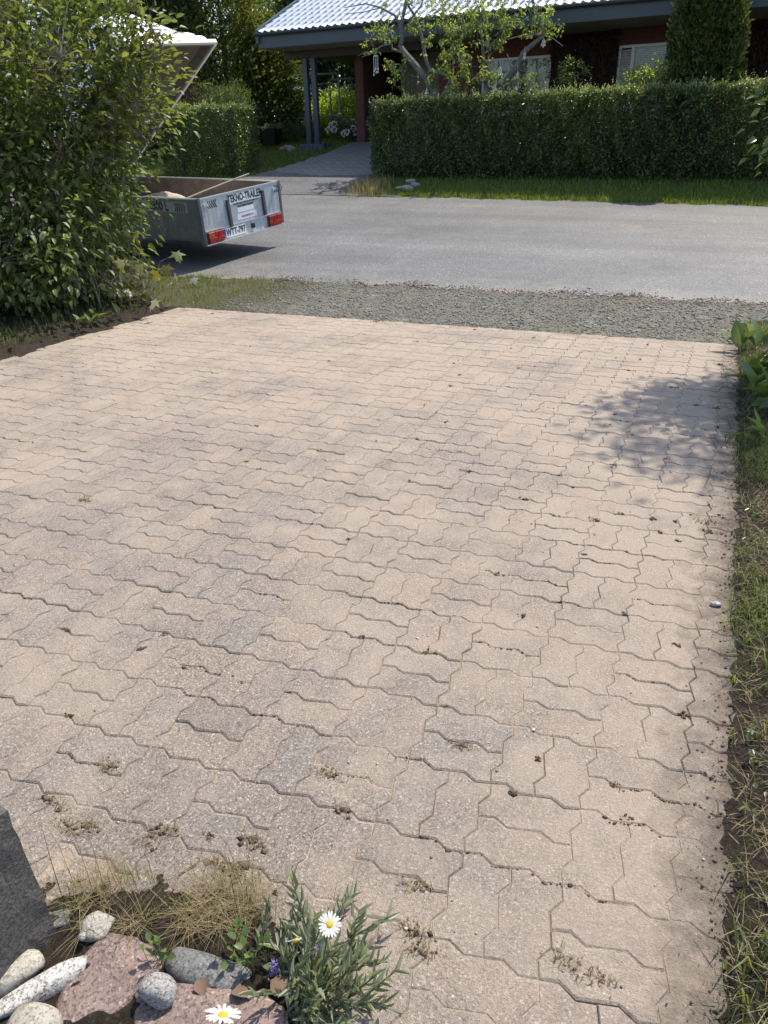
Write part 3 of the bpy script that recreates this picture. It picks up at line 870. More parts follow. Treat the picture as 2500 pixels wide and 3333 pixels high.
# ================================================================== TRAILER
def galv():
    m, n, l, b = newmat('galvanised_steel')
    P = opos(n)
    vo = N(n, 'ShaderNodeTexVoronoi', feature='F1'); vo.inputs['Scale'].default_value = 45; l.new(P, vo.inputs['Vector'])
    c = ramp(n, l, vo.outputs['Color'], [(0, (.36, .40, .44)), (1, (.50, .54, .58))])
    st = N(n, 'ShaderNodeMapping'); st.inputs['Scale'].default_value = (3, 22, 1.5); l.new(P, st.inputs[0])
    c = mixc(n, l, ramp(n, l, noise(n, l, 1.0, 5, .65, st.outputs[0]), [(.48, (0, 0, 0)), (.72, (.65, .65, .65))]), c, (.25, .235, .21))
    # one rust run below the near latch
    sx = n.new('ShaderNodeSeparateXYZ'); l.new(P, sx.inputs[0])
    d = N(n, 'ShaderNodeMath', operation='SUBTRACT'); l.new(sx.outputs[1], d.inputs[0]); d.inputs[1].default_value = .125
    ab = N(n, 'ShaderNodeMath', operation='ABSOLUTE'); l.new(d.outputs[0], ab.inputs[0])
    wv = N(n, 'ShaderNodeMath', operation='MULTIPLY_ADD'); l.new(noise(n, l, 14, 3, .6, P), wv.inputs[0]); wv.inputs[1].default_value = .03; l.new(ab.outputs[0], wv.inputs[2])
    r1 = ramp(n, l, wv.outputs[0], [(.018, (.6, .6, .6)), (.032, (0, 0, 0))])
    zr = ramp(n, l, sx.outputs[2], [(.19, (0, 0, 0)), (.25, (1, 1, 1)), (.5, (1, 1, 1)), (.51, (0, 0, 0))])
    c = mixc(n, l, mixc(n, l, 1.0, r1, zr, 'MULTIPLY'), c, (.30, .17, .07))
    l.new(c, b.inputs['Base Color']); b.inputs['Metallic'].default_value = .45; b.inputs['Roughness'].default_value = .5
    return m
M_GALV = galv()
M_GALV_SHADE = simple('shaded_steel', (.12, .125, .105), .6, metal=.3, var=.25, scale=7, coord='o')  # darkened steel colour: shade of the near side wall put into the paint
M_DUSTY = simple('dusty_inner_steel', (.17, .14, .11), .8, var=.4, scale=5, coord='o')
M_EDGE = simple('bright_steel_edge', (.66, .68, .70), .3, metal=.7, var=.08)
M_STAKE = simple('dark_steel', (.10, .105, .115), .45, metal=.5)
M_RUBBER = simple('rubber', (.02, .02, .02), .8)
M_RED = simple('red_lens', (.30, .010, .009), .16, var=.2, scale=60)
M_AMBER = simple('amber_lens', (.38, .06, .012), .16, var=.2, scale=60)
M_PLATE = simple('plate_white', (.78, .78, .76), .35, var=.04)
M_BLUE = simple('plate_blue', (.02, .06, .30), .35)
M_STICK = simple('sticker_pale', (.72, .76, .80), .45, var=.06)
M_LIDW = simple('white_gelcoat', (.82, .82, .82), .28, var=.03)
M_LIDIN = simple('lid_lining', (.19, .18, .165), .75, var=.2, scale=4)
M_WOOD = simple('grey_wood', (.27, .25, .22), .7, var=.2, scale=30)
M_REDP = simple('red_print', (.33, .02, .02), .6)

TW, TH, TL = 1.62, .585, 3.3
trailer = empty('car_trailer', (-6.37, 8.70, .32), (rad(5.2), rad(1.2), rad(-9.5)), 'galvanised box trailer with red tail lights parked at the road edge', 'trailer')
def tp(mb, name, mat, parent=None, smooth=False): return mb.build(name, mat, parent or trailer, smooth, world=False)
gate = tp(MB().bbox((-.02, .025, .178), (.0, TW - .025, TH - .012)), 'tailgate', M_GALV)
tp(MB().bbox((-.03, .0, TH - .012), (.006, TW, TH)).bbox((-.01, .03, .166), (.012, TW - .03, .176)), 'gate_rail', M_EDGE, gate)
lp = tp(MB().bbox((-.03, .02, .012), (.002, TW - .02, .164)), 'light_panel', M_GALV)
tp(MB().bbox((-.06, .0, -.004), (.035, TW, .010)), 'bumper_rail', M_EDGE)
for y in (0, TW):
    tp(MB().bbox((-.05, y - .02, -.01), (.008, y + .02, TH + .002)), 'corner_post', M_STAKE if y == 0 else M_GALV_SHADE)
tp(MB().bbox((-TL, -.012, .08), (-.05, .012, TH - .012)), 'side_wall', M_GALV_SHADE)
tp(MB().bbox((-TL, TW - .012, .08), (-.05, TW + .012, TH - .012)), 'side_wall', M_DUSTY)
for y in (0, TW): tp(MB().bbox((-TL, y - .018, TH - .012), (-.03, y + .018, TH + .004)), 'top_rail', M_EDGE)
tp(MB().bbox((-TL, -.016, .05), (-.05, .03, .08)), 'sill_rail', M_STAKE)
tp(MB().bbox((-TL - .02, 0, .08), (-TL, TW, TH + .004)), 'front_wall', M_GALV)
tp(MB().bbox((-TL, .03, .10), (-.03, TW - .012, .12)), 'floor', M_DUSTY)
tp(MB().bbox((-TL + .1, .35, .02), (-.06, .40, .10)).bbox((-TL + .1, TW - .4, .02), (-.06, TW - .35, .10)).bbox((-2.0, .1, -.02), (-1.92, TW - .1, .06)), 'chassis', M_STAKE)
tp(MB().tube([(-2.4, .20, .50), (-1.0, .14, .475), (-.06, .09, .455)], .016, 6), 'tie_rail', M_EDGE)
# lamps
for y0, flip in ((.045, 1), (TW - .335, -1)):
    lm = tp(MB().bbox((.002, y0 - .006, .016), (.022, y0 + .296, .160)), 'tail_light', M_STAKE)
    tp(MB().bevbox((.022, y0, .02), (.046, y0 + .29, .086), .006), 'lens', M_RED, lm)
    a = y0 if flip > 0 else y0 + .17
    tp(MB().bevbox((.022, a, .088), (.045, a + .12, .156), .006), 'lens', M_AMBER if flip > 0 else M_RED, lm)
    a = y0 + .122 if flip > 0 else y0
    tp(MB().bevbox((.022, a, .088), (.044, a + .168, .156), .006), 'lens', M_RED, lm)
    c = y0 + .19 if flip > 0 else y0 + .115
    tp(MB().prism([(c - .06, .03), (c + .06, .03), (c, .135)], 0, .044, .052), 'reflector', M_RED, lm)
# number plate
pl = tp(MB().bevbox((.003, .352, .024), (.010, .800, .146), .002), 'number_plate', M_PLATE)
tp(MB().bbox((.0102, .356, .028), (.0110, .395, .142)), 'plate_band', M_BLUE, pl)
TR = (rad(90), 0, rad(90))
text_obj('WTT-797', .118, pl, (.0106, .598, .085), TR, M_BLACK, 'lettering', .0036, .80)
text_obj('FIN', .018, pl, (.0112, .3755, .048), TR, M_PLATE, 'lettering')
# lettering and stickers on the tailgate
stk = tp(MB().bbox((.0005, .55, .425), (.0016, 1.21, .548)), 'maker_sticker', M_STICK, gate)
text_obj('TEKNO-TRAILER', .130, gate, (.0024, .875, .492), TR, M_BLACK, 'lettering', .0042, .72)
text_obj('VALMISTAJA:TEKNO-KOURU OY', .034, gate, (.0024, .88, .420), TR, M_BLACK, 'lettering', .0006, 1.05)
text_obj('www.tekno-kouru.fi', .042, gate, (.0024, .87, .385), TR, M_BLACK, 'lettering', .0012, .95)
tp(MB().bbox((.0005, .70, .30), (.0016, 1.03, .365)), 'blank_sticker', M_STICK, gate)
tp(MB().bbox((.0005, .68, .205), (.0016, 1.08, .285)), 'torn_sticker', M_STICK, gate)
text_obj('VARTIAMOKI KY', .036, gate, (.0024, .88, .243), TR, M_REDP, 'lettering', .0008, .95)
for k in range(5):
    for yb, s in ((.30, 1), (1.50, -1)):
        y = yb - s * k * .036; wd = .023 - .0022 * k
        tp(MB().add([(.0012, y, .535), (.0012, y + wd, .535), (.0012, y + wd - s * .030, .487), (.0012, y - s * .030, .487), (.0012, y + wd, .44), (.0012, y, .44)], [(0, 1, 2, 3), (3, 2, 4, 5)]), 'chevron', M_BLACK, gate)
for y, z0, z1 in ((.515, .15, .50), (1.235, .185, .515)):
    tp(MB().box((.018, y, (z0 + z1) / 2), (.03, .042, z1 - z0), (rad(2.5), 0, 0)), 'stake_bar', M_STAKE, gate)
for y in (.10, TW - .12):
    lt = tp(MB().box((.012, y, .49), (.018, .07, .028)).tube([(.02, y - .03, .49), (.03, y, .515), (.02, y + .05, .485)], .006, 6).tube([(.02, y - .045, .475), (.02, y + .02, .505)], .005, 5), 'latch', M_EDGE, gate)
tp(MB().bevbox((.002, .93, .06), (.028, .985, .125), .006), 'plate_lamp', M_RUBBER, lp)
# side lettering
SR = (rad(90), 0, 0)
tp(MB().bbox((-1.30, -.0135, .405), (-.22, -.0125, .535)), 'side_sticker', simple('side_sticker', (.23, .24, .22), .6))
text_obj('3300 L', .155, trailer, (-.76, -.0142, .470), SR, M_BLACK, 'lettering', .007, .86)
for k in range(6):
    for xb, s in ((-1.06, -1), (-.46, 1)):
        x = xb + s * k * .034; wd = .021 - .0012 * k
        tp(MB().add([(x, -.0142, .525), (x + wd, -.0142, .525), (x + wd + s * .028, -.0142, .47), (x + s * .028, -.0142, .47), (x + wd, -.0142, .415), (x, -.0142, .415)], [(0, 1, 2, 3), (3, 2, 4, 5)]), 'chevron', M_BLACK)
# wheels and mudguards
for y, sgn in ((-.17, -1), (TW + .17, 1)):
    b0 = len([0])
    prof = [(.17, -.085), (.26, -.088), (.295, -.06), (.30, 0), (.295, .06), (.26, .088), (.17, .085)]
    mb = MB(); mb.lathe((0, 0, 0), prof, 28); mb.v = [(p[0] - 1.95, y + p[2], -.0 + p[1]) for p in mb.v]
    wh = tp(mb, 'wheel', M_RUBBER, None, True)
    mb = MB(); mb.lathe((0, 0, 0), [(.05, -.06), (.17, -.05), (.18, .0), (.17, .05), (.05, .06)], 20); mb.v = [(p[0] - 1.95, y + p[2], p[1]) for p in mb.v]
    tp(mb, 'rim', M_GALV, wh, True)
    arc = []
    for k in range(13):
        a = rad(-5 + 190 * k / 12); arc.append((-1.95 + .37 * math.cos(a), .02 + .37 * math.sin(a)))
    arc2 = [(-1.95 + (x + 1.95) * .985, .02 + (z - .02) * .985) for x, z in reversed(arc)]
    mb = MB(); P2 = arc + arc2
    n_ = len(P2); v_ = [(p[0], y - .12, p[1]) for p in P2] + [(p[0], y + .12, p[1]) for p in P2]
    mb.add(v_, [tuple(reversed(range(n_))), tuple(range(n_, 2 * n_))] + [(i, (i + 1) % n_, n_ + (i + 1) % n_, n_ + i) for i in range(n_)])
    tp(mb, 'mudguard', simple('mudguard_plastic', (.12, .135, .16), .5), None, False)
tp(MB().tube([(-TL, .25, .02), (-TL - 1.2, TW / 2, .05), (-TL - 1.7, TW / 2, .06)], .035, 6).tube([(-TL, TW - .25, .02), (-TL - 1.2, TW / 2, .05)], .035, 6), 'drawbar', M_GALV)
tp(MB().tube([(-TL - 1.25, TW / 2 + .1, .45), (-TL - 1.25, TW / 2 + .1, -.18)], .022, 8), 'jockey_stand', M_GALV)
# raised moulded cover hinged on the front wall
lid = empty('trailer_cover', (0, 0, 0), label='white moulded trailer cover tilted wide open above the box trailer', cat='trailer cover')
bpy.context.view_layer.update()
MT = Matrix.Translation(trailer.location) @ Euler(trailer.rotation_euler).to_matrix().to_4x4()
LID_A = rad(-35)
ML = MT @ Matrix.Translation((-TL, 0, TH + .02)) @ Matrix.Rotation(LID_A, 4, 'Y')
lid.location = ML.to_translation(); lid.rotation_euler = ML.to_euler()
def ring(ins, z, r):
    x0, x1, y0, y1 = 0 + ins * .6, TL - .29 - ins, -.04 + ins, TW + .04 - ins
    P = []
    for cxx, cyy, a0 in ((x1 - r, y0 + r, -90), (x1 - r, y1 - r, 0), (x0 + r, y1 - r, 90), (x0 + r, y0 + r, 180)):
        for k in range(5):
            a = rad(a0 + 90 * k / 4); P.append((cxx + r * math.cos(a), cyy + r * math.sin(a), z))
    return P
def rings(name, spec, mat, cap, parent=lid):
    mb = MB(); n = 20; v = []; f = []
    for s in spec: v += ring(*s)
    for k in range(len(spec) - 1): f += [(k * n + i, k * n + (i + 1) % n, (k + 1) * n + (i + 1) % n, (k + 1) * n + i) for i in range(n)]
    if cap: f.append(tuple((len(spec) - 1) * n + i for i in range(n)))
    mb.add(v, f)
    return mb.build(name, mat, parent, True, world=False)
rings('rim', [(.03, -.01, .04), (-.012, -.01, .05), (-.015, .035, .05), (.0, .045, .05), (.05, .045, .06)], M_LIDW, False)
rings('shell', [(.05, .045, .06), (.055, .12, .07), (.07, .155, .08), (.12, .175, .09), (.125, .23, .1), (.15, .265, .11), (.20, .29, .12), (.50, .82, .2), (.60, .90, .22)], M_LIDW, True)
rings('lining', [(.03, -.01, .04), (.065, -.005, .05), (.068, .12, .07), (.14, .17, .09), (.22, .28, .12), (.52, .80, .2), (.62, .87, .22)], M_LIDIN, True)
for k in (1, 2):
    MB().bbox((k * 1.05, .2, .50), (k * 1.05 + .08, TW - .2, .59)).build('rib', M_LIDIN, lid, world=False)
# sand heap and broom in the box
hx = np.linspace(-2.75, -.35, 60); hy = np.linspace(.04, 1.15, 34)
HX, HY = np.meshgrid(hx, hy)
HZ = .125 + .43 * np.exp(-((HX + 1.15) / .62) ** 2 - ((HY - .55) / .38) ** 2) + .25 * np.exp(-((HX + 2.0) / .5) ** 2 - ((HY - .5) / .4) ** 2) + RNG.normal(size=HX.shape) * .008 + wob(HX, HY, 5, .012, 1) - .02
i_ = np.arange(59)[None, :] + 60 * np.arange(33)[:, None]
F_ = np.stack([i_, i_ + 1, i_ + 61, i_ + 60], -1).reshape(-1, 4)
heap = link('sand_heap', np_mesh('sand_heap', np.stack([HX.ravel(), HY.ravel(), HZ.ravel()], 1), F_, np.full(len(F_), 4), M_HEAP, False))
heap.location = trailer.location; heap.rotation_euler = trailer.rotation_euler
tag(heap, 'low heap of pale sand lying in the trailer box', 'sand heap')
br = empty('broom', MT @ Vector((-.75, .25, .40)), label='long wooden broom handle leaning across the open trailer box', cat='broom')
def wl_(p): return MT @ Vector(p)
MB().tube([wl_((-.92, -.02 + .18, .40)), wl_((-.78, .9, .53)), wl_((-.62, 1.70, .655))], .0115, 8).build('handle', M_WOOD, br, True)
MB().box(wl_((-.96, .1, .37)), (.34, .07, .06), (0, .1, .4)).build('broom_head', M_DARKW, br)

# ================================================================== VEGETATION MATERIALS
L_BUSH = leafmat('bush_leaf', (.048, .068, .022), (.175, .205, .062), .40, .46, .38)
L_HEDGE = leafmat('hedge_leaf', (.046, .072, .027), (.15, .19, .07), .3, .34, .5)
L_HTOP = leafmat('hedge_shoot', (.18, .21, .09), (.44, .47, .24), .3, .3, .5)
L_APPLE = leafmat('apple_leaf', (.11, .15, .04), (.29, .34, .10), .46, .45)
L_YELL = leafmat('sunlit_shrub_leaf', (.13, .18, .035), (.33, .41, .08), .5, .5)
L_CONI = leafmat('conifer_spray', (.048, .062, .018), (.18, .185, .05), .32, .6, .3)
L_DARKC = leafmat('dark_conifer_spray', (.024, .034, .014), (.075, .092, .032), .24, .6, .3)
L_THUJA = leafmat('thuja_spray', (.028, .045, .013), (.115, .14, .035), .25, .6, .3)
L_BLUE = leafmat('grey_green_needle', (.06, .09, .04), (.18, .22, .09), .3, .6, .3)
L_BIRCH = leafmat('birch_leaf', (.07, .12, .02), (.20, .27, .06), .45, .45)
L_GRASS = leafmat('grass_blade', (.07, .10, .018), (.22, .27, .05), .38, .5)
L_DRY = leafmat('dry_grass', (.16, .12, .06), (.40, .33, .19), .25, .6, .3)
L_BROWN = leafmat('brown_seed_head', (.045, .028, .02), (.12, .075, .05), .15, .7, .2)
L_WILT = leafmat('maple_leaf', (.09, .11, .025), (.25, .20, .04), .3, .5)
L_PALE = leafmat('pale_underside', (.20, .21, .17), (.42, .43, .36), .2, .6)
L_BROAD = leafmat('broad_leaf', (.05, .085, .03), (.13, .19, .055), .3, .3, .5)
L_GREY = leafmat('grey_green_leaf', (.13, .15, .105), (.32, .35, .25), .3, .5)
L_FLOWER = leafmat('white_petal', (.62, .62, .60), (.85, .85, .82), .25, .6, .2, (1, 1, .95))
L_VIOLET = leafmat('violet_petal', (.16, .12, .34), (.32, .26, .55), .25, .6, .2, (.9, .85, 1))
M_BARK = simple('shrub_bark', (.23, .19, .155), .85, var=.35, scale=30, bumpy=.4)
M_BARKG = simple('grey_lichen_bark', (.15, .145, .135), .9, var=.5, scale=22, bumpy=.7, bscale=60)
M_BARKB = simple('brown_bark', (.07, .05, .04), .9, var=.3, scale=20, bumpy=.5)

# big leafy shrub beside the driveway, in front of the trailer
bush = shrub('lilac_bush', 'huge leafy green shrub with brown twigs left of the paved driveway', 'shrub', (-6.35, 6.0, .03), .75,
      [(-6.4, 6.0, 1.2, .95, 1.25, 1.15), (-6.15, 6.1, 2.25, 1.02, 1.15, .95), (-6.95, 5.2, 1.5, 1.0, 1.1, 1.35), (-7.4, 6.4, 2.3, 1.1, 1.0, 1.1), (-6.12, 6.45, 1.0, .45, .6, .75), (-5.62, 6.75, 1.95, .46, .5, .50), (-5.70, 6.6, 2.1, .45, .5, .5), (-6.0, 6.5, 1.45, .38, .5, .4), (-5.85, 6.7, 2.65, .42, .5, .6), (-5.436, 6.600, 2.579) + (.36, .45, .5), (-5.363, 6.600, 2.082) + (.38, .45, .42), (-6.0, 5.4, .75, .75, .9, .6), (-6.6, 4.6, .8, .6, .6, .65), (-5.85, 5.9, .42, .42, .8, .36), (-6.3, 5.0, .45, .7, .8, .4)],
      3200, 9, .088, L_BUSH, M_BARK, 90, .014, .115, aspect=.46, seed=3, shell=.25, flat=.45, upb=-.05)
# last year's seed heads on the outer twigs
rg = np.random.default_rng(5)
C = ell_points(90, [(-6.15, 6.1, 2.35, 1.05, 1.15, .95), (-5.7, 6.5, 1.3, .55, .6, .75)], rg, .97)
P = np.repeat(C, 36, 0) + rg.normal(size=(90 * 36, 3)) * np.array([.045, .045, .07])
link('seed_heads', leaf_mesh('seed_heads', P, rdirs(len(P), rg), .028, .014, L_BROWN, None, 'diamond', 0, rng=rg, off=bush.location), bush)

# clipped hedges
def hedge(name, label, u0, u1, v0, v1, zt, n, seed, lsize=.05, group=None, tophi=True):
    rng = np.random.default_rng(seed)
    base = ((u0 + u1) / 2, (v0 + v1) / 2, zg((u0 + u1) / 2, v0))
    root = empty(name, base, label=label, cat='hedge', group=group)
    Lx, Ly = u1 - u0, v1 - v0
    def surf(m):
        k = rng.random(m); hh = zt - .9
        area = np.array([Lx * 1.6, Lx * Ly * 1.2, Ly * 1.5, Ly * 1.5, Lx * .9, Lx * 1.6]); cum = np.cumsum(area / area.sum())
        side = np.searchsorted(cum, k)
        x = rng.uniform(u0, u1, m); y = rng.uniform(v0, v1, m)
        zb = ZG(x, np.full(m, v0)); zz_ = zb + .03 + (zt - zb - .03) * rng.random(m) ** .85
        nn = np.zeros((m, 3))
        dp = np.abs(rng.normal(size=m)) * .06
        s = side == 0; y[s] = v0 + dp[s]; nn[s] = (0, -1, .25)
        s = side == 1; zz_[s] = zt - dp[s] + .015 * rng.normal(size=s.sum()); nn[s] = (0, -.15, 1)
        s = side == 2; x[s] = u0 + dp[s]; nn[s] = (-1, 0, .2)
        s = side == 3; x[s] = u1 - dp[s]; nn[s] = (1, 0, .2)
        s = side == 4; y[s] = v1 - dp[s]; nn[s] = (0, 1, .2)
        s = side == 5; y[s] = v0 + .06 + .5 * Ly * rng.random(s.sum()); nn[s] = (0, -1, .2)
        # lumpy clipped surface, hollow towards the foot
        bul = wob(x, zz_, 2.6, .075, seed) + wob(x, zz_, 6, .035, seed + 2)
        front = (side == 0) | (side == 5)
        y[front] += bul[front]; zz_[side == 1] += .6 * wob(x, y, 2.2, .075, seed)[side == 1]
        foot = np.clip(1 - (zz_ - zb) / .5, 0, 1)
        y[front] += .10 * foot[front]
        edge = np.clip((zz_ - (zt - .18)) / .18, 0, 1); y[front] += .10 * edge[front] ** 2
        ex0 = np.clip((u0 + .25 - x) / .25, 0, 1); zz_[side == 1] -= .14 * ex0[side == 1] ** 2
        keep = ~((zz_ - zb < .42) & (rng.random(m) < .30 * foot))
        # thin spots
        hole = (wob(x, zz_, 1.3, 1.0, seed + 5) > 1.1) & (rng.random(m) < .6) & front
        keep &= ~hole
        return np.stack([x, y, zz_], 1)[keep], nn[keep], side[keep]
    P, Nn, side = surf(n)
    D = Nn * .55 + rdirs(len(P), rng) * .8
    t = .50 + rng.normal(size=len(P)) * .24 + wob(P[:, 0], P[:, 2], 3.3, .16, seed + 7)
    L = lsize * rng.uniform(.65, 1.25, len(P))
    link('foliage', leaf_mesh('foliage', P, D, L, L * .56, L_HEDGE, t, 'diamond', .35, rng=rng, off=base), root)
    if tophi:                                                     # pale young shoots standing up from the cut
        m = int(Lx * 150); x = rng.uniform(u0, u1, m); y = rng.uniform(v0 - .02, v1, m)
        dens = wob(x, y * 0, 1.1, .5, seed); keep = rng.random(m) < .75 + dens; x, y = x[keep], y[keep]
        hgt = rng.gamma(1.8, .034, len(x)) + .02
        B_ = np.stack([x, y, np.full(len(x), zt - .05) + .6 * wob(x, y, 2.2, .075, seed)], 1)
        rep = 7; PP = np.repeat(B_, rep, 0); f_ = np.tile(np.linspace(.25, 1.05, rep), len(x))
        ln = np.repeat(rng.normal(size=(len(x), 2)) * .25, rep, 0); hh = np.repeat(hgt + .04, rep)
        PP[:, 0] += ln[:, 0] * hh * f_; PP[:, 1] += ln[:, 1] * hh * f_; PP[:, 2] += hh * f_
        DD = rdirs(len(PP), rng) * .7 + np.array([0, 0, .6])
        l_ = rng.uniform(.02, .042, len(PP))
        link('young_shoots', leaf_mesh('young_shoots', PP, DD, l_, l_ * .5, L_HTOP, None, 'diamond', .2, rng=rng, off=base), root)
    mb = MB()
    for k in range(int(Lx * 7)):
        x = rng.uniform(u0 + .1, u1 - .1); y = rng.uniform(v0 + .3, v1 - .2); zb = zg(x, v0 + .3) - .05
        q = [(x, y, zb)]
        for j in range(1, 5): q.append((x + rng.normal() * .07 * j, y + rng.normal() * .05 * j, zb + (zt - zb - .2) * j / 4))
        mb.tube(q, [.014, .012, .009, .007, .004], 4)
    mb.build('stems', M_BARKB, root, True)
    return root
hedge('clipped_hedge', 'long clipped green hedge with pale shoots in front of the brick house', -7.24, 1.6, 16.04, 16.95, 2.28, 95000, 21, .056)
hedge('clipped_hedge', 'short dark block of hedge between the trailer and the lawn', -12.75, -10.55, 16.0, 17.0, 2.34, 26000, 22, .056)

# columnar thuja in front of the house
def conifer(name, label, base, prof, ntuft, nspray, size, mat, seed, group=None, tuft=.10, lean=(0, 0), cat='tree', parts=('trunk', 'crown'), drop=.0, deep=.25):
    rng = np.random.default_rng(seed)
    root = empty(name, base, label=label, cat=cat, group=group)
    zs = np.array([p[0] for p in prof]); rs = np.array([p[1] for p in prof])
    wgt = np.interp(np.linspace(zs[0], zs[-1], 200), zs, rs) + .05
    z = rng.choice(np.linspace(zs[0], zs[-1], 200), ntuft, p=wgt / wgt.sum()) + rng.normal(size=ntuft) * .02
    a = rng.random(ntuft) * 6.283
    R = np.interp(z, zs, rs) * (1 + .13 * np.sin(a * 3 + z * 2.1 + seed) + .10 * np.sin(a * 5 - z * 4.3) + .06 * rng.normal(size=ntuft))
    R *= 1 - deep * rng.random(ntuft) ** 2
    out = np.stack([np.cos(a), np.sin(a), np.zeros(ntuft)], 1)
    Cc = out * R[:, None]; Cc[:, 2] = z
    Cc[:, 0] += lean[0] * z; Cc[:, 1] += lean[1] * z
    k = np.repeat(np.arange(ntuft), nspray)
    P = Cc[k] + rng.normal(size=(len(k), 3)) * tuft * np.array([.7, .7, .8])
    D = out[k] * .7 + np.array([0, 0, .75 - drop]) + rdirs(len(k), rng) * .65
    ct = rng.normal(size=ntuft) * .2
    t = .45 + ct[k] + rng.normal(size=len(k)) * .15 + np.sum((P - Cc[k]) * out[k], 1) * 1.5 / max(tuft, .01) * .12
    L = size * rng.uniform(.6, 1.3, len(k))
    link(parts[1], leaf_mesh(parts[1], P, D, L, L * .42, mat, t, 'diamond', 0, rng=rng), root)
    h = zs[-1]
    mb = MB().tube([(0, 0, -.1), (lean[0] * h * .4, lean[1] * h * .4, h * .4), (lean[0] * h * .85, lean[1] * h * .85, h * .85)], [.09, .06, .015], 7)
    for j in range(40):
        zz_ = rng.uniform(.15 * h, .9 * h); an = rng.random() * 6.28; rr = np.interp(zz_, zs, rs) * .8
        mb.tube([(lean[0] * zz_, lean[1] * zz_, zz_ - rr * .4), (lean[0] * zz_ + rr * math.cos(an), lean[1] * zz_ + rr * math.sin(an), zz_ + rr * .2)], [.018, .005], 4)
    mb.build(parts[0], M_BARKB, root, True, world=False)
    return root
conifer('thuja_tree', 'tall dark columnar thuja between hedge and house wall', (-.86, 17.22, 1.2), [(0, .56), (.6, .60), (1.4, .56), (2.4, .51), (2.9, .38), (3.2, .18), (3.3, .03)], 2300, 14, .085, L_THUJA, 31, tuft=.055, lean=(-.012, 0), deep=.12)
# junipers and trees left of the house
conifer('juniper_tree', 'tall dark conifer directly behind the white trailer cover', (-14.6, 19.2, 1.3), [(0, .7), (1.0, 1.05), (2.4, 1.0), (4.0, .75), (5.5, .35), (6.2, .03)], 1500, 12, .15, L_DARKC, 32, tuft=.16)
conifer('juniper_tree', 'olive green spreading juniper left of the house roof', (-13.3, 20.0, 1.3), [(0, .5), (.8, 1.0), (2.0, 1.15), (3.2, 1.05), (4.3, .7), (5.4, .3), (5.9, .03)], 1700, 12, .13, L_CONI, 33, tuft=.20, drop=.35)
conifer('juniper_tree', 'dark green juniper under the roof corner beside the drying frame', (-12.35, 20.6, 1.3), [(0, .5), (.8, .85), (1.8, .8), (2.6, .55), (3.2, .05)], 1000, 12, .12, L_THUJA, 34, tuft=.17, drop=.4)
shrub('grey_green_shrub', 'soft grey-green feathery shrub above the short hedge block', 'shrub', (-12.0, 18.0, 1.3), .3, [(-12.15, 18.1, 2.1, .75, .5, .75), (-11.95, 18.2, 2.45, .45, .4, .55), (-12.7, 18.1, 2.3, .5, .4, .75)], 900, 16, .055, L_BLUE, M_BARKB, 26, .012, .075, shape='diamond', aspect=.35, seed=41, upb=.6)
shrub('brown_shrub', 'sparse brown twiggy shrub beside the trailer cover', 'shrub', (-12.6, 17.5, 1.35), .2, [(-12.7, 17.5, 2.45, .35, .3, .6)], 110, 10, .04, L_BROWN, M_BARKB, 16, .008, .06, shape='diamond', seed=42, upb=.5)
for nm, lb, b_, prof, nt_, ns_, seed in (
    ('thuja_tree', 'dark thuja farthest left of the row behind the drying frame', (-13.6, 25.0, 1.3), [(0, .8), (1.5, .95), (3.5, .7), (5.2, .3), (5.8, .03)], 800, 10, 51),
    ('thuja_tree', 'dark thuja rising behind the drying frame left of the carport posts', (-12.3, 25.2, 1.3), [(0, .8), (1.5, .95), (3.3, .7), (4.6, .3), (5.2, .03)], 800, 10, 52),
    ('thuja_tree', 'dark thuja seen between the carport posts and the brick pier', (-11.0, 25.4, 1.3), [(0, .8), (1.5, .95), (3.0, .7), (4.2, .3), (4.8, .03)], 800, 10, 53)):
    conifer(nm, lb, b_, prof, nt_, ns_, .17, L_DARKC, seed, 'dark thujas behind the yard', tuft=.15)
def tree(name, label, base, h, ells, nclu, nleaf, lsize, mat, bark, seed, group=None, tr=.16):
    rng = np.random.default_rng(seed)
    root = empty(name, base, label=label, cat='tree', group=group)
    C_ = ell_points(nclu, ells, rng, .3)
    mb = MB(); B_ = np.array(base)
    tpz = max(e[2] for e in ells)
    ax = lambda t: np.array([B_[0] + .25 * math.sin(t * 3 + seed), B_[1] + .2 * math.sin(t * 2.2), B_[2] + (tpz - B_[2]) * t])
    mb.tube([ax(t) - (np.array([0, 0, .15]) if t == 0 else 0) for t in np.linspace(0, 1, 9)], [tr * (1 - .85 * t) for t in np.linspace(0, 1, 9)], 8)
    for c in C_[::4]:
        t = min(.95, max(.2, (c[2] - B_[2]) / (tpz - B_[2]) - .18)); a_ = ax(t)
        mb.tube([a_, (a_ + c) / 2 + rng.normal(size=3) * .12 + [0, 0, .1], c], [tr * .25, tr * .14, .006], 4, cap=False)
    mb.build('trunk', bark, root, True)
    k = rng.integers(0, len(C_), nclu * nleaf)
    P_ = C_[k] + rng.normal(size=(len(k), 3)) * .20
    ct = rng.normal(size=len(C_)) * .2
    link('crown', leaf_mesh('crown', P_, rdirs(len(k), rng) + np.array([0, 0, -.2]), lsize * rng.uniform(.7, 1.2, len(k)), lsize * .6, mat, .5 + ct[k] + rng.normal(size=len(k)) * .15, 'diamond', .3, rng=rng, off=base), root)
    return root
tree('birch_tree', 'pale green leafy birch rising left of the roof corner', (-16.2, 28.0, 1.3), 10, [(-16.2, 28, 6.2, 2.2, 2.0, 2.6), (-15.2, 28.5, 5.0, 1.6, 1.5, 1.3), (-17.6, 28.5, 4.6, 1.8, 1.5, 1.6)], 420, 34, .13, L_BIRCH, M_BARKG, 61)
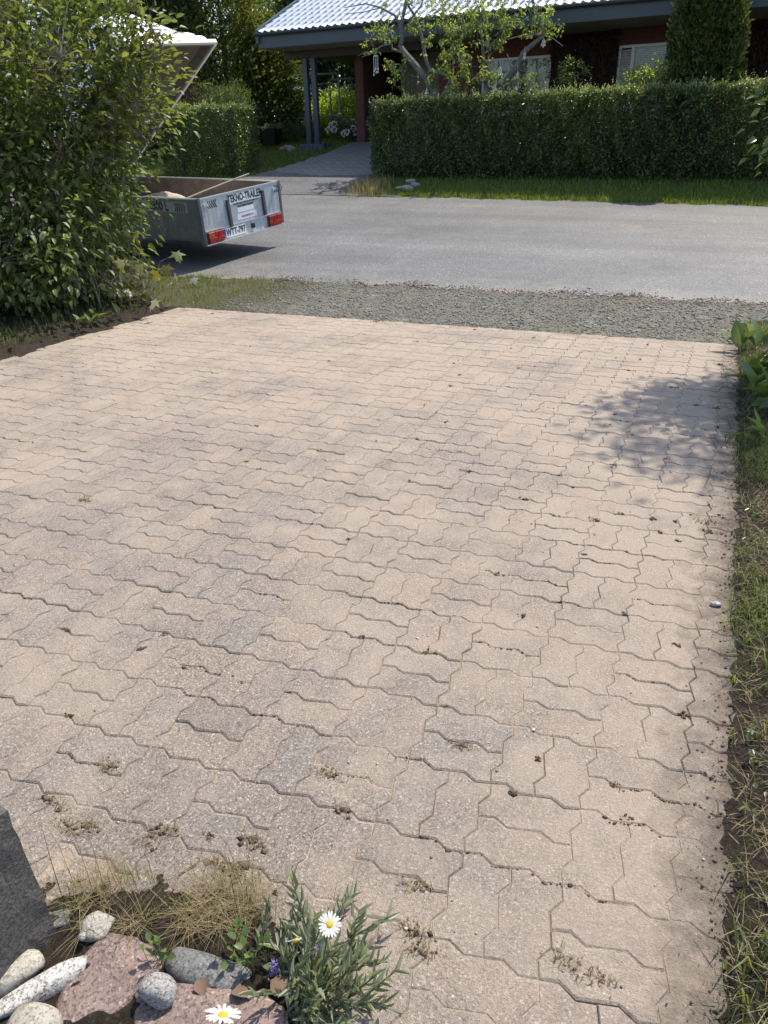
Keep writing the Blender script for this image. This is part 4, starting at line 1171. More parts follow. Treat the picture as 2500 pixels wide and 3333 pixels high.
tree('birch_tree', 'pale green birch farther back above the roof edge', (-19.5, 38.0, 1.3), 12, [(-19.5, 38, 8.5, 3.0, 2.5, 3.2), (-18, 38.5, 6.0, 2.6, 2.2, 2.2), (-22, 38.5, 6.5, 2.8, 2.2, 2.4)], 420, 34, .18, L_BIRCH, M_BARKG, 62, tr=.2)
conifer('juniper_tree', 'dark conifer standing behind the big shrub at the far left', (-17.6, 19.5, 1.3), [(0, .9), (1.2, 1.3), (2.6, 1.2), (4.2, .8), (5.6, .35), (6.2, .03)], 1300, 12, .16, L_CONI, 35, tuft=.2, drop=.2)
conifer('juniper_tree', 'dark conifer at the left edge behind the big shrub', (-20.5, 18.5, 1.3), [(0, .9), (1.2, 1.3), (2.6, 1.3), (4.2, .8), (5.6, .35), (6.2, .03)], 1300, 12, .16, L_DARKC, 36, tuft=.2, drop=.2)
tree('birch_tree', 'broad leafy tree deep behind the dark conifers', (-26.0, 33.0, 1.3), 10, [(-26, 33, 6.5, 3.2, 2.5, 3.0), (-23.5, 33, 4.5, 2.4, 2.2, 2.2)], 380, 32, .18, L_BIRCH, M_BARKG, 63, tr=.2)
shrub('yard_shrub', 'sunlit yellow-green shrub behind the left half of the drying frame', 'shrub', (-12.4, 22.6, 1.3), .3, [(-12.4, 22.6, 2.1, .75, .55, .75)], 330, 14, .085, L_YELL, M_BARKB, 20, .01, .10, shape='diamond', aspect=.6, seed=43)
shrub('yard_shrub', 'sunlit yellow-green shrub behind the middle of the drying frame', 'shrub', (-11.3, 22.9, 1.3), .3, [(-11.3, 22.9, 2.2, .8, .55, .85)], 360, 14, .085, L_YELL, M_BARKB, 20, .01, .10, shape='diamond', aspect=.6, seed=44)
shrub('yard_shrub', 'pale blossoming shrub beside the brick pier of the carport', 'shrub', (-10.2, 22.6, 1.3), .25, [(-10.2, 22.6, 2.2, .6, .5, .85), (-10.0, 22.4, 3.2, .4, .35, .55)], 330, 14, .085, L_YELL, M_BARKB, 20, .01, .10, shape='diamond', aspect=.6, seed=45, tint_shift=.2)

# young trees and shrubs between hedge and house
apple = empty('apple_tree', (-6.5, 17.3, 1.15), label='gnarled grey apple tree with fresh yellow-green leaves in front of the house', cat='tree')
AT_ = MB()
def limb(pts, r0, r1, n=7): AT_.tube(pts, [r0 + (r1 - r0) * i / (len(pts) - 1) for i in range(len(pts))], n)  # limb points baked from image pixels, as are the clumps, bells and stones
T0 = (-6.45, 17.35, 1.1)
limb([T0, (-6.200, 17.350, 2.369), (-6.394, 17.300, 2.681), (-6.655, 17.250, 2.975), (-6.893, 17.200, 3.226), (-6.990, 17.200, 3.355), (-6.925, 17.150, 3.523), (-6.937, 17.100, 3.698), (-6.865, 17.100, 3.935), (-6.759, 17.100, 4.295)], .085, .03)
limb([(-6.893, 17.200, 3.226), (-7.140, 17.100, 3.300), (-7.131, 17.050, 3.395), (-7.358, 17.000, 3.360), (-7.517, 16.950, 3.244), (-7.763, 16.900, 3.176)], .03, .007)
limb([(-7.517, 16.950, 3.244), (-7.673, 16.900, 3.260), (-7.833, 16.850, 3.198)], .01, .004, 5)
limb([(-6.937, 17.100, 3.698), (-7.031, 17.000, 3.882), (-7.296, 16.900, 4.024), (-7.595, 16.800, 4.104), (-8.042, 16.700, 4.057)], .03, .006)
limb([(-7.296, 16.900, 4.024), (-7.694, 16.850, 3.968), (-8.096, 16.800, 3.966)], .012, .004, 5)
limb([(-6.925, 17.150, 3.523), (-6.735, 17.200, 3.829), (-6.529, 17.200, 4.027), (-6.395, 17.200, 4.330)], .03, .012)
limb([(-6.113, 17.400, 2.355), (-5.893, 17.350, 2.716), (-6.083, 17.300, 2.807), (-6.360, 17.300, 2.889), (-6.465, 17.300, 3.108), (-6.536, 17.250, 3.495), (-6.632, 17.200, 3.822), (-6.801, 17.200, 4.048), (-6.935, 17.200, 4.323)], .05, .022)
limb([(-6.556, 17.300, 2.803), (-6.672, 17.200, 2.774), (-6.808, 17.100, 2.832)], .014, .005, 5)
limb([(-5.122, 17.300, 2.322), (-5.123, 17.300, 2.702), (-5.167, 17.250, 3.030), (-5.194, 17.200, 3.296), (-5.211, 17.100, 3.708), (-5.158, 17.100, 4.011)], .05, .018)
limb([(-5.181, 17.200, 3.296), (-5.037, 17.150, 3.271), (-5.026, 17.100, 3.038)], .012, .006, 5)
T2 = (-5.3, 17.4, 1.15)
limb([T2, (-4.793, 17.300, 2.353), (-4.662, 17.250, 2.622), (-4.409, 17.200, 2.903), (-4.313, 17.150, 3.079), (-4.093, 17.100, 3.218), (-3.907, 17.050, 3.330), (-3.960, 17.000, 3.556), (-4.118, 17.000, 3.767), (-4.189, 17.000, 4.118)], .075, .025)
limb([(-3.907, 17.050, 3.330), (-4.079, 17.000, 3.352), (-4.371, 16.950, 3.336), (-4.725, 16.900, 3.266)], .022, .006)
limb([(-3.907, 17.050, 3.330), (-3.712, 17.000, 3.261), (-3.500, 16.950, 3.117)], .012, .004, 5)
limb([(-4.644, 17.100, 3.069), (-4.512, 17.000, 2.842), (-4.525, 17.000, 2.736)], .008, .003, 5)
limb([(-4.936, 17.100, 2.407), (-4.652, 17.000, 2.472), (-4.262, 16.950, 2.533)], .012, .004, 5)
rg = np.random.default_rng(77)
CL = []      # leaf clumps on the spurs: centre, spread
CLP = [((-7.279, 17.000, 3.658), .22, 10), ((-7.579, 16.950, 3.536), .15, 7), ((-7.141, 17.000, 3.566), .14, 6), ((-6.766, 17.100, 3.605), .16, 7), ((-6.949, 17.100, 2.868), .18, 9), ((-7.097, 17.000, 2.982), .14, 6),
       ((-6.323, 17.100, 3.762), .2, 9), ((-5.857, 17.000, 3.744), .25, 14), ((-5.576, 16.950, 3.510), .26, 18), ((-5.700, 16.950, 3.200), .22, 14), ((-5.794, 16.950, 2.935), .18, 9), ((-5.738, 17.000, 2.578), .18, 12),
       ((-5.430, 16.950, 2.888), .2, 10), ((-5.212, 17.000, 3.697), .25, 14), ((-4.834, 17.000, 3.669), .25, 14), ((-4.684, 16.950, 3.423), .22, 12), ((-4.925, 16.950, 3.205), .2, 10), ((-5.211, 17.000, 2.690), .2, 8), ((-4.459, 17.000, 3.591), .22, 10), ((-4.149, 17.000, 3.494), .2, 8), ((-3.781, 16.950, 3.538), .18, 8), ((-4.110, 17.000, 3.816), .22, 9),
       ((-4.916, 17.000, 2.621), .16, 6), ((-4.099, 16.900, 2.602), .2, 8), ((-4.325, 16.950, 2.536), .16, 6), ((-6.321, 17.100, 2.779), .12, 4), ((-6.026, 17.100, 3.976), .25, 10), ((-5.362, 17.050, 3.945), .25, 10), ((-6.356, 17.100, 3.388), .14, 4), ((-6.660, 17.100, 4.052), .2, 4), ((-3.809, 16.900, 3.658), .14, 5), ((-5.574, 17.000, 2.708), .16, 7), ((-4.719, 17.000, 3.863), .25, 9)]
LP, LD, LT = [], [], []
for c, sp, k in CLP:
    for j in range(int(k * 1.5)):
        q = np.array(c) + rg.normal(size=3) * sp * np.array([.75, .7, .75])
        AT_.tube([np.array(c) + rg.normal(size=3) * sp * .3, q], [.005, .0025], 3, cap=False)
        n_ = rg.integers(7, 12)
        LP.append(q + rg.normal(size=(n_, 3)) * .028); LD.append(rdirs(n_, rg) * .8 + np.array([0, -.1, -.45])); LT.append(.5 + rg.normal() * .2 + rg.normal(size=n_) * .15)
AT_.build('trunk', M_BARKG, apple, True)
LP = np.concatenate(LP); LD = np.concatenate(LD); LT = np.concatenate(LT)
link('crown', leaf_mesh('crown', LP, LD, rg.uniform(.05, .095, len(LP)), rg.uniform(.028, .045, len(LP)), L_APPLE, LT, 'diamond', .2, rng=rg, off=apple.location), apple)
shrub('garden_shrub', 'small thin-leaved shrub poking above the hedge between the two windows', 'shrub', (-3.55, 17.4, 1.2), .15, [(-3.329, 17.300, 2.639) + (.32, .25, .30)], 60, 9, .055, L_APPLE, M_BARKB, 14, .008, .05, shape='diamond', seed=46, tint_shift=-.1)
shrub('garden_shrub', 'bright yellow-green shrub in front of the louvred window', 'shrub', (-2.35, 17.3, 1.2), .2, [(-2.056, 17.200, 2.414) + (.36, .3, .30), (-1.728, 17.200, 2.501) + (.28, .3, .33)], 150, 10, .065, L_YELL, M_BARKB, 18, .009, .055, shape='diamond', seed=47)

# bare climber mats on the wall
M_VINE = simple('dry_vine', (.065, .042, .034), .9, var=.4, scale=30)
def vine(label, u0, u1, z0, z1, n, seed):
    rng = np.random.default_rng(seed); mb = MB()
    for k in range(n):
        x = rng.uniform(u0, u1); y = WALL_V - .02 - abs(rng.normal()) * .03; za = rng.uniform(z0, z1); l_ = rng.uniform(.25, .9)
        pts = [(x + rng.normal() * .03 * j, y - rng.uniform(0, .03), min(z1, za + l_ * j / 3)) for j in range(4)]
        mb.tube(pts, rng.uniform(.004, .010), 3, cap=False)
    root = empty('climbing_vine', ((u0 + u1) / 2, WALL_V - .05, z0), label=label, cat='climber', group='dark climbers on the house wall')
    mb.build('stems', M_VINE, root)
    m = n * 14; P = np.stack([rng.uniform(u0 - .05, u1 + .05, m), WALL_V - .03 - np.abs(rng.normal(size=m)) * .05, rng.uniform(z0, z1, m)], 1)
    link('withered_leaves', leaf_mesh('withered_leaves', P, rdirs(m, rng) + np.array([0, -.2, -.8]), rng.uniform(.04, .10, m), .03, L_VINE, None, 'diamond', 0, rng=rng, off=root.location), root)
L_VINE = leafmat('withered_vine_leaf', (.03, .019, .016), (.085, .05, .04), .1, .85, .2)
vine('dark withered climber covering the wall between the two windows', -4.22, -2.86, 1.9, SOF_Z - .02, 420, 81)
vine('dark withered climber covering the wall right of the columnar thuja', -1.03, 1.4, 1.9, SOF_Z - .02, 560, 82)

# shrub at the right; two unseen high lobes added to shade the driveway
rs = shrub('lilac_bush', 'pale-leaved shrub leaning in at the right edge above the driveway, with unseen crown added for shade', 'shrub', (.95, 5.6, .05), .3, [(.62, 5.55, 1.55, .50, .6, .45), (1.35, 7.2, 4.6, .6, .8, .5), (1.2, 7.2, 5.2, .65, .9, .5)], 430, 10, .085, L_BROAD, M_BARK, 34, .010, .09, aspect=.42, seed=48, shell=.3)

# ================================================================== YARD THINGS
M_GREENP = simple('green_enamel', (.12, .19, .17), .4, var=.1)
M_LINE = simple('pale_line', (.6, .6, .57), .6)
M_POT = simple('black_pot', (.012, .013, .016), .45)
def hu(p): return p
# drying frame: two hoops joined by rails, sagging lines
rack = empty('drying_frame', (-10.8, 20.6, 1.3), label='green tubular clothes drying frame with slack lines on the lawn', cat='drying frame')
def hoop(u0, u1, v, zt):
    r = .09; pts = [(u0, v, 1.28), (u0, v, zt - r)]
    for k in range(1, 6):
        a = rad(180 - 90 * k / 5); pts.append((u0 + r + r * math.cos(a), v, zt - r + r * math.sin(a)))
    for k in range(0, 6):
        a = rad(90 - 90 * k / 5); pts.append((u1 - r + r * math.cos(a), v, zt - r + r * math.sin(a)))
    pts.append((u1, v, 1.28)); return pts
MB().tube(hoop(-11.70, -10.12, 20.5, 3.22), .024, 8).build('hoop', M_GREENP, rack, True)
MB().tube([(-11.70, 20.5, 2.98), (-10.12, 20.5, 3.0)], .016, 6).build('cross_rail', M_GREENP, rack, True)
MB().tube([(-11.74, 20.5, 2.2), (-10.05, 20.5, 2.24)], .018, 6).build('cross_rail', M_GREENP, rack, True)
MB().tube(hoop(-11.2, -9.62, 22.1, 3.2), .024, 8).build('hoop', M_GREENP, rack, True)
for k in range(6):
    u = -11.55 + k * .27
    MB().tube([(u, 20.5, 2.98), (u + .25, 21.3, 2.82), (u + .5, 22.1, 3.0)], .005, 4).build('line', M_LINE, rack)
for k, (a, b) in enumerate((((-12.1, 20.3, 2.98), (-9.3, 20.9, 3.02)), ((-11.7, 20.5, 3.0), (-9.2, 21.4, 3.08)))):
    m_ = tuple((a[i] + b[i]) / 2 for i in range(2)) + (2.84,)
    MB().tube([a, m_, b], .005, 4).build('line', M_LINE, rack)
# black square planter
pot = empty('planter', (-11.58, 19.3, zg(-11.58, 19.3) - .01), label='black tapered planter with trailing green growth on the lawn', cat='planter')
MB().add([(-.15, -.15, 0), (.15, -.15, 0), (.15, .15, 0), (-.15, .15, 0), (-.21, -.21, .44), (.21, -.21, .44), (.21, .21, .44), (-.21, .21, .44), (-.19, -.19, .44), (.19, -.19, .44), (.19, .19, .44), (-.19, .19, .44), (-.18, -.18, .36), (.18, -.18, .36), (.18, .18, .36), (-.18, .18, .36)],
     [(0, 3, 2, 1), (0, 1, 5, 4), (1, 2, 6, 5), (2, 3, 7, 6), (3, 0, 4, 7), (4, 5, 9, 8), (5, 6, 10, 9), (6, 7, 11, 10), (7, 4, 8, 11), (8, 9, 13, 12), (9, 10, 14, 13), (10, 11, 15, 14), (11, 8, 12, 15), (12, 13, 14, 15)]).build('pot', M_POT, pot, world=False)
rg = np.random.default_rng(9)
P = np.stack([rg.normal(size=500) * .12, rg.normal(size=500) * .12, .42 + np.abs(rg.normal(size=500)) * .05], 1)
link('foliage', leaf_mesh('foliage', P, rdirs(500, rg) + np.array([0, 0, .5]), .06, .025, L_BLUE, None, 'diamond', .2, rng=rg), pot)
# low cushion shrub around the planter
shrub('cushion_shrub', 'low dark spreading conifer cushion behind the black planter', 'shrub', (-11.6, 19.95, 1.56), .3, [(-12.0, 19.95, 1.72, .55, .4, .35), (-11.25, 19.95, 1.70, .6, .4, .36)], 420, 12, .06, L_BLUE, M_BARKB, 16, .008, .06, shape='diamond', aspect=.35, seed=49, tint_shift=-.35, upb=.5)
# old bicycle standing as garden decoration
bike = empty('bicycle', (-12.1, 20.4, zg(-12.1, 20.4)), (0, 0, rad(8)), 'old dark bicycle standing behind the black planter', 'bicycle')
def tor(cx_, cz_, R, r, n=28, m=6, a0=0, a1=360):
    pts = [(cx_ + R * math.cos(rad(a0 + (a1 - a0) * k / n)), 0, cz_ + R * math.sin(rad(a0 + (a1 - a0) * k / n))) for k in range(n + 1)]
    return MB().tube(pts, r, m, cap=False)
for x in (-.62, .42):
    wh = tor(x, .34, .33, .016).build('wheel', M_RUBBER, bike, True, world=False)
    mb = MB()
    for k in range(12):
        a = rad(30 * k); mb.tube([(x, 0, .34), (x + .32 * math.cos(a), 0, .34 + .32 * math.sin(a))], .0025, 3, cap=False)
    mb.build('spokes', M_STAKE, wh, False, world=False)
    tor(x, .34, .37, .012, 14, 5, 20, 165).build('mudguard', M_POT, bike, True, world=False)
MB().tube([(.42, 0, .34), (.0, 0, .30), (.12, 0, .80)], .014, 6).tube([(.0, 0, .30), (-.42, 0, .82), (.10, 0, .72)], .014, 6).tube([(.42, 0, .34), (.11, 0, .72)], .01, 6).tube([(-.62, 0, .34), (-.44, 0, .95)], .014, 6).build('frame', M_POT, bike, True, world=False)
MB().tube([(.12, 0, .78), (.145, 0, .92)], .012, 6).build('seat_post', M_STAKE, bike, True, world=False)
MB().add([(.02, -.03, .93), (.02, .03, .93), (.30, -.09, .95), (.30, .09, .95), (.02, -.02, .98), (.02, .02, .98), (.30, -.08, 1.01), (.30, .08, 1.01)], [(0, 2, 3, 1), (4, 5, 7, 6), (0, 1, 5, 4), (2, 6, 7, 3), (0, 4, 6, 2), (1, 3, 7, 5)]).build('saddle', M_POT, bike, world=False)
MB().tube([(-.30, -.28, 1.02), (-.46, -.22, 1.0), (-.45, 0, .98), (-.46, .22, 1.0), (-.30, .28, 1.02)], .012, 6).build('handlebar', M_STAKE, bike, True, world=False)
st = empty('wooden_stake', (-11.9, 20.3, zg(-11.9, 20.3)), label='thin pale wooden stake standing behind the planter', cat='stake')
MB().box((0, 0, .60), (.05, .03, 1.3), (0, rad(1), 0)).build('post', M_WOOD, st, world=False)
MB().box((.02, -.025, .20), (.12, .03, .18)).build('board', simple('rust_board', (.16, .08, .04), .8), st, world=False)
# white rhododendron
rh = shrub('rhododendron', 'rhododendron with dense white blossom beside the brick pier', 'shrub', (-9.7, 20.0, 1.55), .2, [(-9.72, 20.0, 1.80, .44, .36, .30)], 150, 10, .085, L_HEDGE, M_BARKB, 16, .01, .06, seed=50, tint_shift=.1, aspect=.34)
rg = np.random.default_rng(15)
C = ell_points(30, [(-9.75, 19.92, 1.82, .42, .34, .28)], rg, .95); C = C[(C[:, 2] > 1.70)]
P = np.repeat(C, 40, 0) + unit(rg.normal(size=(len(C) * 40, 3))) * .05
link('blossom', leaf_mesh('blossom', P, P - np.repeat(C, 40, 0), .045, .045, L_FLOWER, None, 'diamond', 0, rng=rg, off=rh.location), rh)
# glass bells and a wind chime hung in the apple tree
M_CLEAR = newmat('clear_plastic')[0]
_b = M_CLEAR.node_tree.nodes['Principled BSDF']; _b.inputs['Base Color'].default_value = (.9, .93, .93, 1); _b.inputs['Roughness'].default_value = .12; _b.inputs['Transmission Weight'].default_value = .8
def bell(p, s, label):
    root = empty('hanging_bell', p, label=label, cat='bell', group='bells hung in the apple tree')
    MB().lathe((0, 0, 0), [(.052 * s, 0), (.044 * s, .012 * s), (.032 * s, .04 * s), (.028 * s, .08 * s), (.018 * s, .10 * s), (.008 * s, .108 * s)], 14).build('bell_body', M_CLEAR, root, True, world=False)
    MB().tube([(0, 0, .10 * s), (.004, 0, .22 * s)], .003, 4).build('cord', M_LINE, root, world=False)
    MB().lathe((0, 0, -.03 * s), [(.003, 0), (.012 * s, .01 * s), (.004, .03 * s)], 8).build('clapper', M_LINE, root, True, world=False)
for p, s, lb in (((-3.884, 16.950, 3.140), 1.45, 'clear bell hanging highest at the right end of the apple branch'), ((-4.256, 17.000, 2.949), 1.3, 'clear bell hanging in front of the upper middle of the left window'), ((-4.732, 16.950, 2.701), 1.6, 'clear bell hanging before the left half of the window'), ((-4.355, 16.900, 2.615), 1.4, 'clear bell hanging low in front of the window near the leaning trunk'),
                 ((-5.652, 16.600, 2.296), 1.2, 'clear bell just above the hedge below the house number'), ((-6.250, 16.800, 2.424), 1.1, 'clear bell just above the hedge in front of the boarded door')): bell(p, s * .75, lb)
ch = empty('wind_chime', (-7.485, 17.000, 2.918), label='small wind chime of shells hanging beside the dark passage', cat='wind chime')
mb = MB().lathe((0, 0, .26), [(.05, 0), (.05, .01), (.01, .03)], 10); mb.build('top_disc', M_LINE, ch, world=False)
rg = np.random.default_rng(4)
for k in range(6):
    a = k * 1.05; x, y = .05 * math.cos(a), .05 * math.sin(a); zb = rg.uniform(-.06, .06)
    MB().tube([(x, y, .26), (x, y, zb)], .004, 4).lathe((x, y, zb - .05), [(.004, 0), (.016, .015), (.010, .04), (.003, .055)], 7).build('shell_string', M_LINE, ch, world=False)
bh = empty('hanging_ornament', (-6.538, 17.050, 2.691), label='string of small ornaments hanging before the boarded door', cat='ornament')
MB().tube([(0, 0, .28), (0, 0, -.08)], .005, 4).lathe((0, 0, -.08), [(.004, 0), (.028, .02), (.028, .05), (.004, .07)], 8).lathe((0, 0, .04), [(.004, 0), (.02, .02), (.004, .05)], 8).build('beads', simple('ornament_grey', (.25, .23, .2), .6), bh, world=False)

# ------------------------------------------------------------------ stones
import bmesh
def rock(name, c, r, rot, mat, label, seed, cat='stone', group=None, rough=.12, sub=3, flat_top=0.0):
    bm = bmesh.new(); bmesh.ops.create_icosphere(bm, subdivisions=sub, radius=1.0)
    rr = random.Random(seed); ph = [rr.uniform(0, 6.28) for _ in range(9)]
    planes = [(Vector((rr.gauss(0, 1), rr.gauss(0, 1), rr.gauss(0, .8))).normalized(), rr.uniform(.62, .86)) for _ in range(12 if rough > .055 else 3)]
    for v in bm.verts:
        p = v.co.copy()
        d = rough * (math.sin(p.x * 2.3 + ph[0]) * math.cos(p.y * 2.1 + ph[1]) + .6 * math.sin(p.z * 3.3 + ph[2] + p.x * 2) + .35 * math.sin(p.x * 6 + ph[3]) * math.sin(p.y * 5.5 + ph[4]) + .2 * math.sin(p.z * 9 + ph[5] + p.y * 7))
        p *= 1 + d
        for d_, o_ in planes:
            e_ = p.dot(d_) - o_
            if e_ > 0: p -= d_ * e_ * .92
        # superellipsoid: squarer flanks
        q = Vector([math.copysign(abs(a) ** .82, a) for a in p])
        if flat_top and q.z > 1 - flat_top: q.z = (1 - flat_top) + (q.z - 1 + flat_top) * .25
        jt = rough * .16
        v.co = Vector((q.x * r[0], q.y * r[1], q.z * r[2])) * (1 + rr.gauss(0, jt))
    me_ = bpy.data.meshes.new(name); bm.to_mesh(me_); bm.free(); me_.materials.append(mat)
    for f in me_.polygons: f.use_smooth = True
    o = link(name, me_, None, c, rot)
    return tag(o, label, cat, group)
def granite(name, base, dark, light, sc=140, lc=.6):
    m, n, l, b = newmat(name); P = opos(n)
    vo = N(n, 'ShaderNodeTexVoronoi', feature='F1'); vo.inputs['Scale'].default_value = sc; l.new(P, vo.inputs['Vector'])
    c = ramp(n, l, vo.outputs['Color'], [(0, dark), (.35, base), (.75, base), (1, light)])
    c = mixc(n, l, ramp(n, l, noise(n, l, sc * .5, 4, .7, P), [(.40, (.85, .85, .85)), (.47, (0, 0, 0))]), c, dark)
    c = mixc(n, l, 1.0, c, ramp(n, l, noise(n, l, 12, 3, .6, P), [(.3, (.8, .8, .8)), (.7, (1.15, 1.15, 1.15))]), 'MULTIPLY')
    l.new(c, b.inputs['Base Color']); b.inputs['Roughness'].default_value = .75
    bump(n, l, b, noise(n, l, 190, 4, .7, P), .6, .003)
    return m
G_GREY = granite('grey_granite', (.30, .285, .275), (.08, .075, .07), (.55, .53, .51), 320)
G_WHITE = granite('white_granite', (.46, .44, .41), (.09, .085, .08), (.68, .66, .62), 260)
G_CREAM = granite('cream_stone', (.36, .335, .285), (.16, .14, .115), (.52, .49, .43), 260)
G_RED = granite('red_granite', (.205, .145, .125), (.06, .045, .04), (.40, .31, .27), 260)
G_DARK = granite('dark_slate', (.15, .15, .145), (.05, .05, .05), (.30, .30, .29), 300)
# heap of field stones at the hedge corner
for k, (p, r, lb) in enumerate((((-6.153, 15.400, 0.727), .12, 'largest field stone of the little heap at the hedge corner'), ((-6.049, 15.600, 0.763), .10, 'field stone at the right end of the heap by the hedge'),
                            ((-6.322, 15.400, 0.716), .08, 'flat field stone at the front of the heap by the hedge'), ((-6.243, 15.800, 0.802), .10, 'field stone at the back of the heap under the hedge'), ((-6.806, 15.250, 0.703), .10, 'lone pale stone at the corner of the neighbour path'))):
    rock('field_stone', (p[0], p[1], zg(p[0], p[1]) + r * .35), (r * 1.25, r, r * .62), (0, .1, k * 1.1), G_GREY, lb, 100 + k, group='field stones by the hedge')
for k, (u, v, r, lb) in enumerate(((-10.75, 18.75, .13, 'pale rubble stone left of the carport post base'), (-10.62, 18.55, .10, 'small rubble stone in front of the carport post base'), (-10.98, 18.85, .09, 'leftmost rubble stone on the lawn by the carport post'))):
    rock('rubble_stone', (u, v, zg(u, v) + r * .3), (r * 1.4, r * .8, r * .55), (0, .2, k * 1.7), G_GREY, lb, 120 + k, group='rubble at the carport post')

# ------------------------------------------------------------------ grass as uncountable stuff
def stuff(name, me, label, cat): return tag(link(name, me), label, cat, kind='stuff')
rg = np.random.default_rng(101)
def grow(n, f, keep=None):
    x, y = f(n); 
    if keep is not None:
        k = keep(x, y); x, y = x[k], y[k]
    return x, y
# verge in front of the hedge
n = 20000; x = rg.uniform(-7.0, 2.2, n); y = 14.97 + rg.beta(1.0, 1.5, n) * 1.15 + wob(x, x * 0, 1.6, .05, 5)
stuff('verge_grass', blades_mesh('verge_grass', np.stack([x, y, ZG(x, y)], 1), rg.uniform(.04, .12, n), .007, rg.uniform(.1, .8, n), L_GRASS, .6 + rg.normal(size=n) * .22, rg), 'bright green grass verge below the long hedge', 'grass')
n = 17000; x = rg.uniform(-14.5, -8.9, n); y = rg.uniform(15.2, 21.5, n)
k = ~in_poly(path_poly)(x, y); x, y = x[k], y[k]; n = len(x)
stuff('lawn_grass', blades_mesh('lawn_grass', np.stack([x, y, ZG(x, y)], 1), rg.uniform(.04, .10, n), .009, rg.uniform(.1, .6, n), L_GRASS, .6 + rg.normal(size=n) * .2, rg), 'short green lawn left of the carport', 'grass')
n = 30000; x = rg.uniform(-9.0, -3.4, n); y = rg.uniform(6.42, 8.45, n); k = (y < 8.3) & (rg.random(n) < np.clip(.9 - .5 * (x + 6), .0, 1) * np.clip(.6 + wob(x, y, 2.4, .5, 3), 0, 1)); x, y = x[k], y[k]; n = len(x)
stuff('turf_grass', blades_mesh('turf_grass', np.stack([x, y, np.full(n, .0)], 1), rg.uniform(.02, .07, n), .005, rg.uniform(.2, 1.2, n), L_GRASS, .18 + rg.normal(size=n) * .3, rg), 'worn tufty grass at the left corner of the gravel', 'grass')
n = 1100; x = -6.95 + rg.normal(size=n) * .22; y = 15.3 + rg.normal(size=n) * .22; k = (x < -6.4); x, y = x[k], y[k]; n = len(x)
stuff('corner_weeds', blades_mesh('corner_weeds', np.stack([x, y, ZG(x, y)], 1), rg.uniform(.08, .3, n), .007, rg.uniform(.1, .6, n), L_DRY, None, rg), 'dry weeds at the hedge corner by the path', 'weeds')
# right border: weedy grass, dry litter and crumbs of soil
def rb(n, lo=.24, hi=.75):
    y = rg.uniform(.75, 6.9, n); x = lo + wob(y, y * 0, 2.6, .022, 1) + (hi - lo) * rg.beta(1.3, 1.5, n); return x, y
x, y = rb(15000, .20, .95); k = rg.random(len(x)) < np.clip(.45 + wob(x * .5, y, 1.9, .6, 3), .04, 1); x, y = x[k], y[k]; n = len(x)
stuff('border_grass', blades_mesh('border_grass', np.stack([x, y, rborder(x, y) - .005], 1), rg.gamma(3, .022, n) + .03, rg.uniform(.002, .0045, n), rg.uniform(.5, 1.5, n), L_GRASS, .06 + rg.normal(size=n) * .25, rg), 'weedy grass along the right border of the driveway', 'grass')
x, y = rb(15000, .225, .85); n = len(x)
stuff('border_litter', blades_mesh('border_litter', np.stack([x, y, rborder(x, y) + .004 + rg.uniform(0, .016, n)], 1), rg.uniform(.02, .09, n), rg.uniform(.0010, .0022, n), rg.uniform(1.1, 1.62, n), L_DRY, .10 + rg.normal(size=n) * .28, rg, 0.05, None, .95), 'dry straw litter along the right border', 'litter')
M_CRUMB = leafmat('soil_crumb', (.05, .038, .028), (.17, .13, .10), .0, .95, .1)
cr = []
nn_ = 4500; y = rg.uniform(.75, 6.5, nn_); x = .26 - np.abs(rg.normal(size=nn_)) * .05; cr.append(np.stack([x, y, np.full(nn_, .002)], 1))
nn_ = 900; x = rg.uniform(.2, .6, nn_); y = rg.uniform(.75, 6.6, nn_); cr.append(np.stack([x, y, rborder(x, y)], 1))
nn_ = 1700; y = rg.uniform(3.2, 6.6, nn_); x = -5.19 - np.abs(rg.normal(size=nn_)) * .2 + .05; cr.append(np.stack([x, y, lborder(x, y) + .004], 1))
nn_ = 1500; x = rg.uniform(-5.2, -.5, nn_) ; x = np.where(rg.random(nn_) < .6, -5.2 + (x + 5.2) * .25, x); y = 6.43 + np.abs(rg.normal(size=nn_)) * .05; cr.append(np.stack([x, y, np.full(nn_, .0)], 1))
cr = np.concatenate(cr)
stuff('soil_crumbs', rocks_mesh('soil_crumbs', cr, rg.gamma(1.3, .0010, len(cr)) + .0007, M_CRUMB, rg), 'loose crumbs of soil along both driveway borders', 'soil')
M_STONEV = leafmat('gravel_stone', (.075, .078, .068), (.30, .305, .27), .0, .85, .3)
nn_ = 12000; x = rg.uniform(-4.9, 1.0, nn_); y = rg.uniform(6.40, 8.2, nn_); k = grav_keep(x, y); x, y = x[k], y[k]
stuff('loose_gravel', rocks_mesh('loose_gravel', np.stack([x, y, np.maximum(G(x, y, .010), -.018) + .003 + wob(x, y, 2.2, .006, 3)], 1), np.where(rg.random(len(x)) < .03, .010, 0) + rg.gamma(2.4, .0020, len(x)) + .002, M_STONEV, rg, .25 + .5 * rg.random(len(x))), 'loose crushed stones on the grey strip beside the road', 'gravel')
# grit strewn over the seam between gravel and asphalt
nn_ = 6000; x = rg.uniform(-5.5, 1.2, nn_); y = 8.22 + wob(x, x * 0 + 3, 1.0, .10, 2) + rg.normal(size=nn_) * .11
stuff('road_edge_grit', rocks_mesh('road_edge_grit', np.stack([x, y, G(x, y, .008)], 1), rg.gamma(1.6, .0025, nn_) + .002, leafmat('brown_grit', (.05, .04, .03), (.24, .20, .165), 0, .95, .15), rg), 'brown grit along the seam of gravel and road', 'grit')
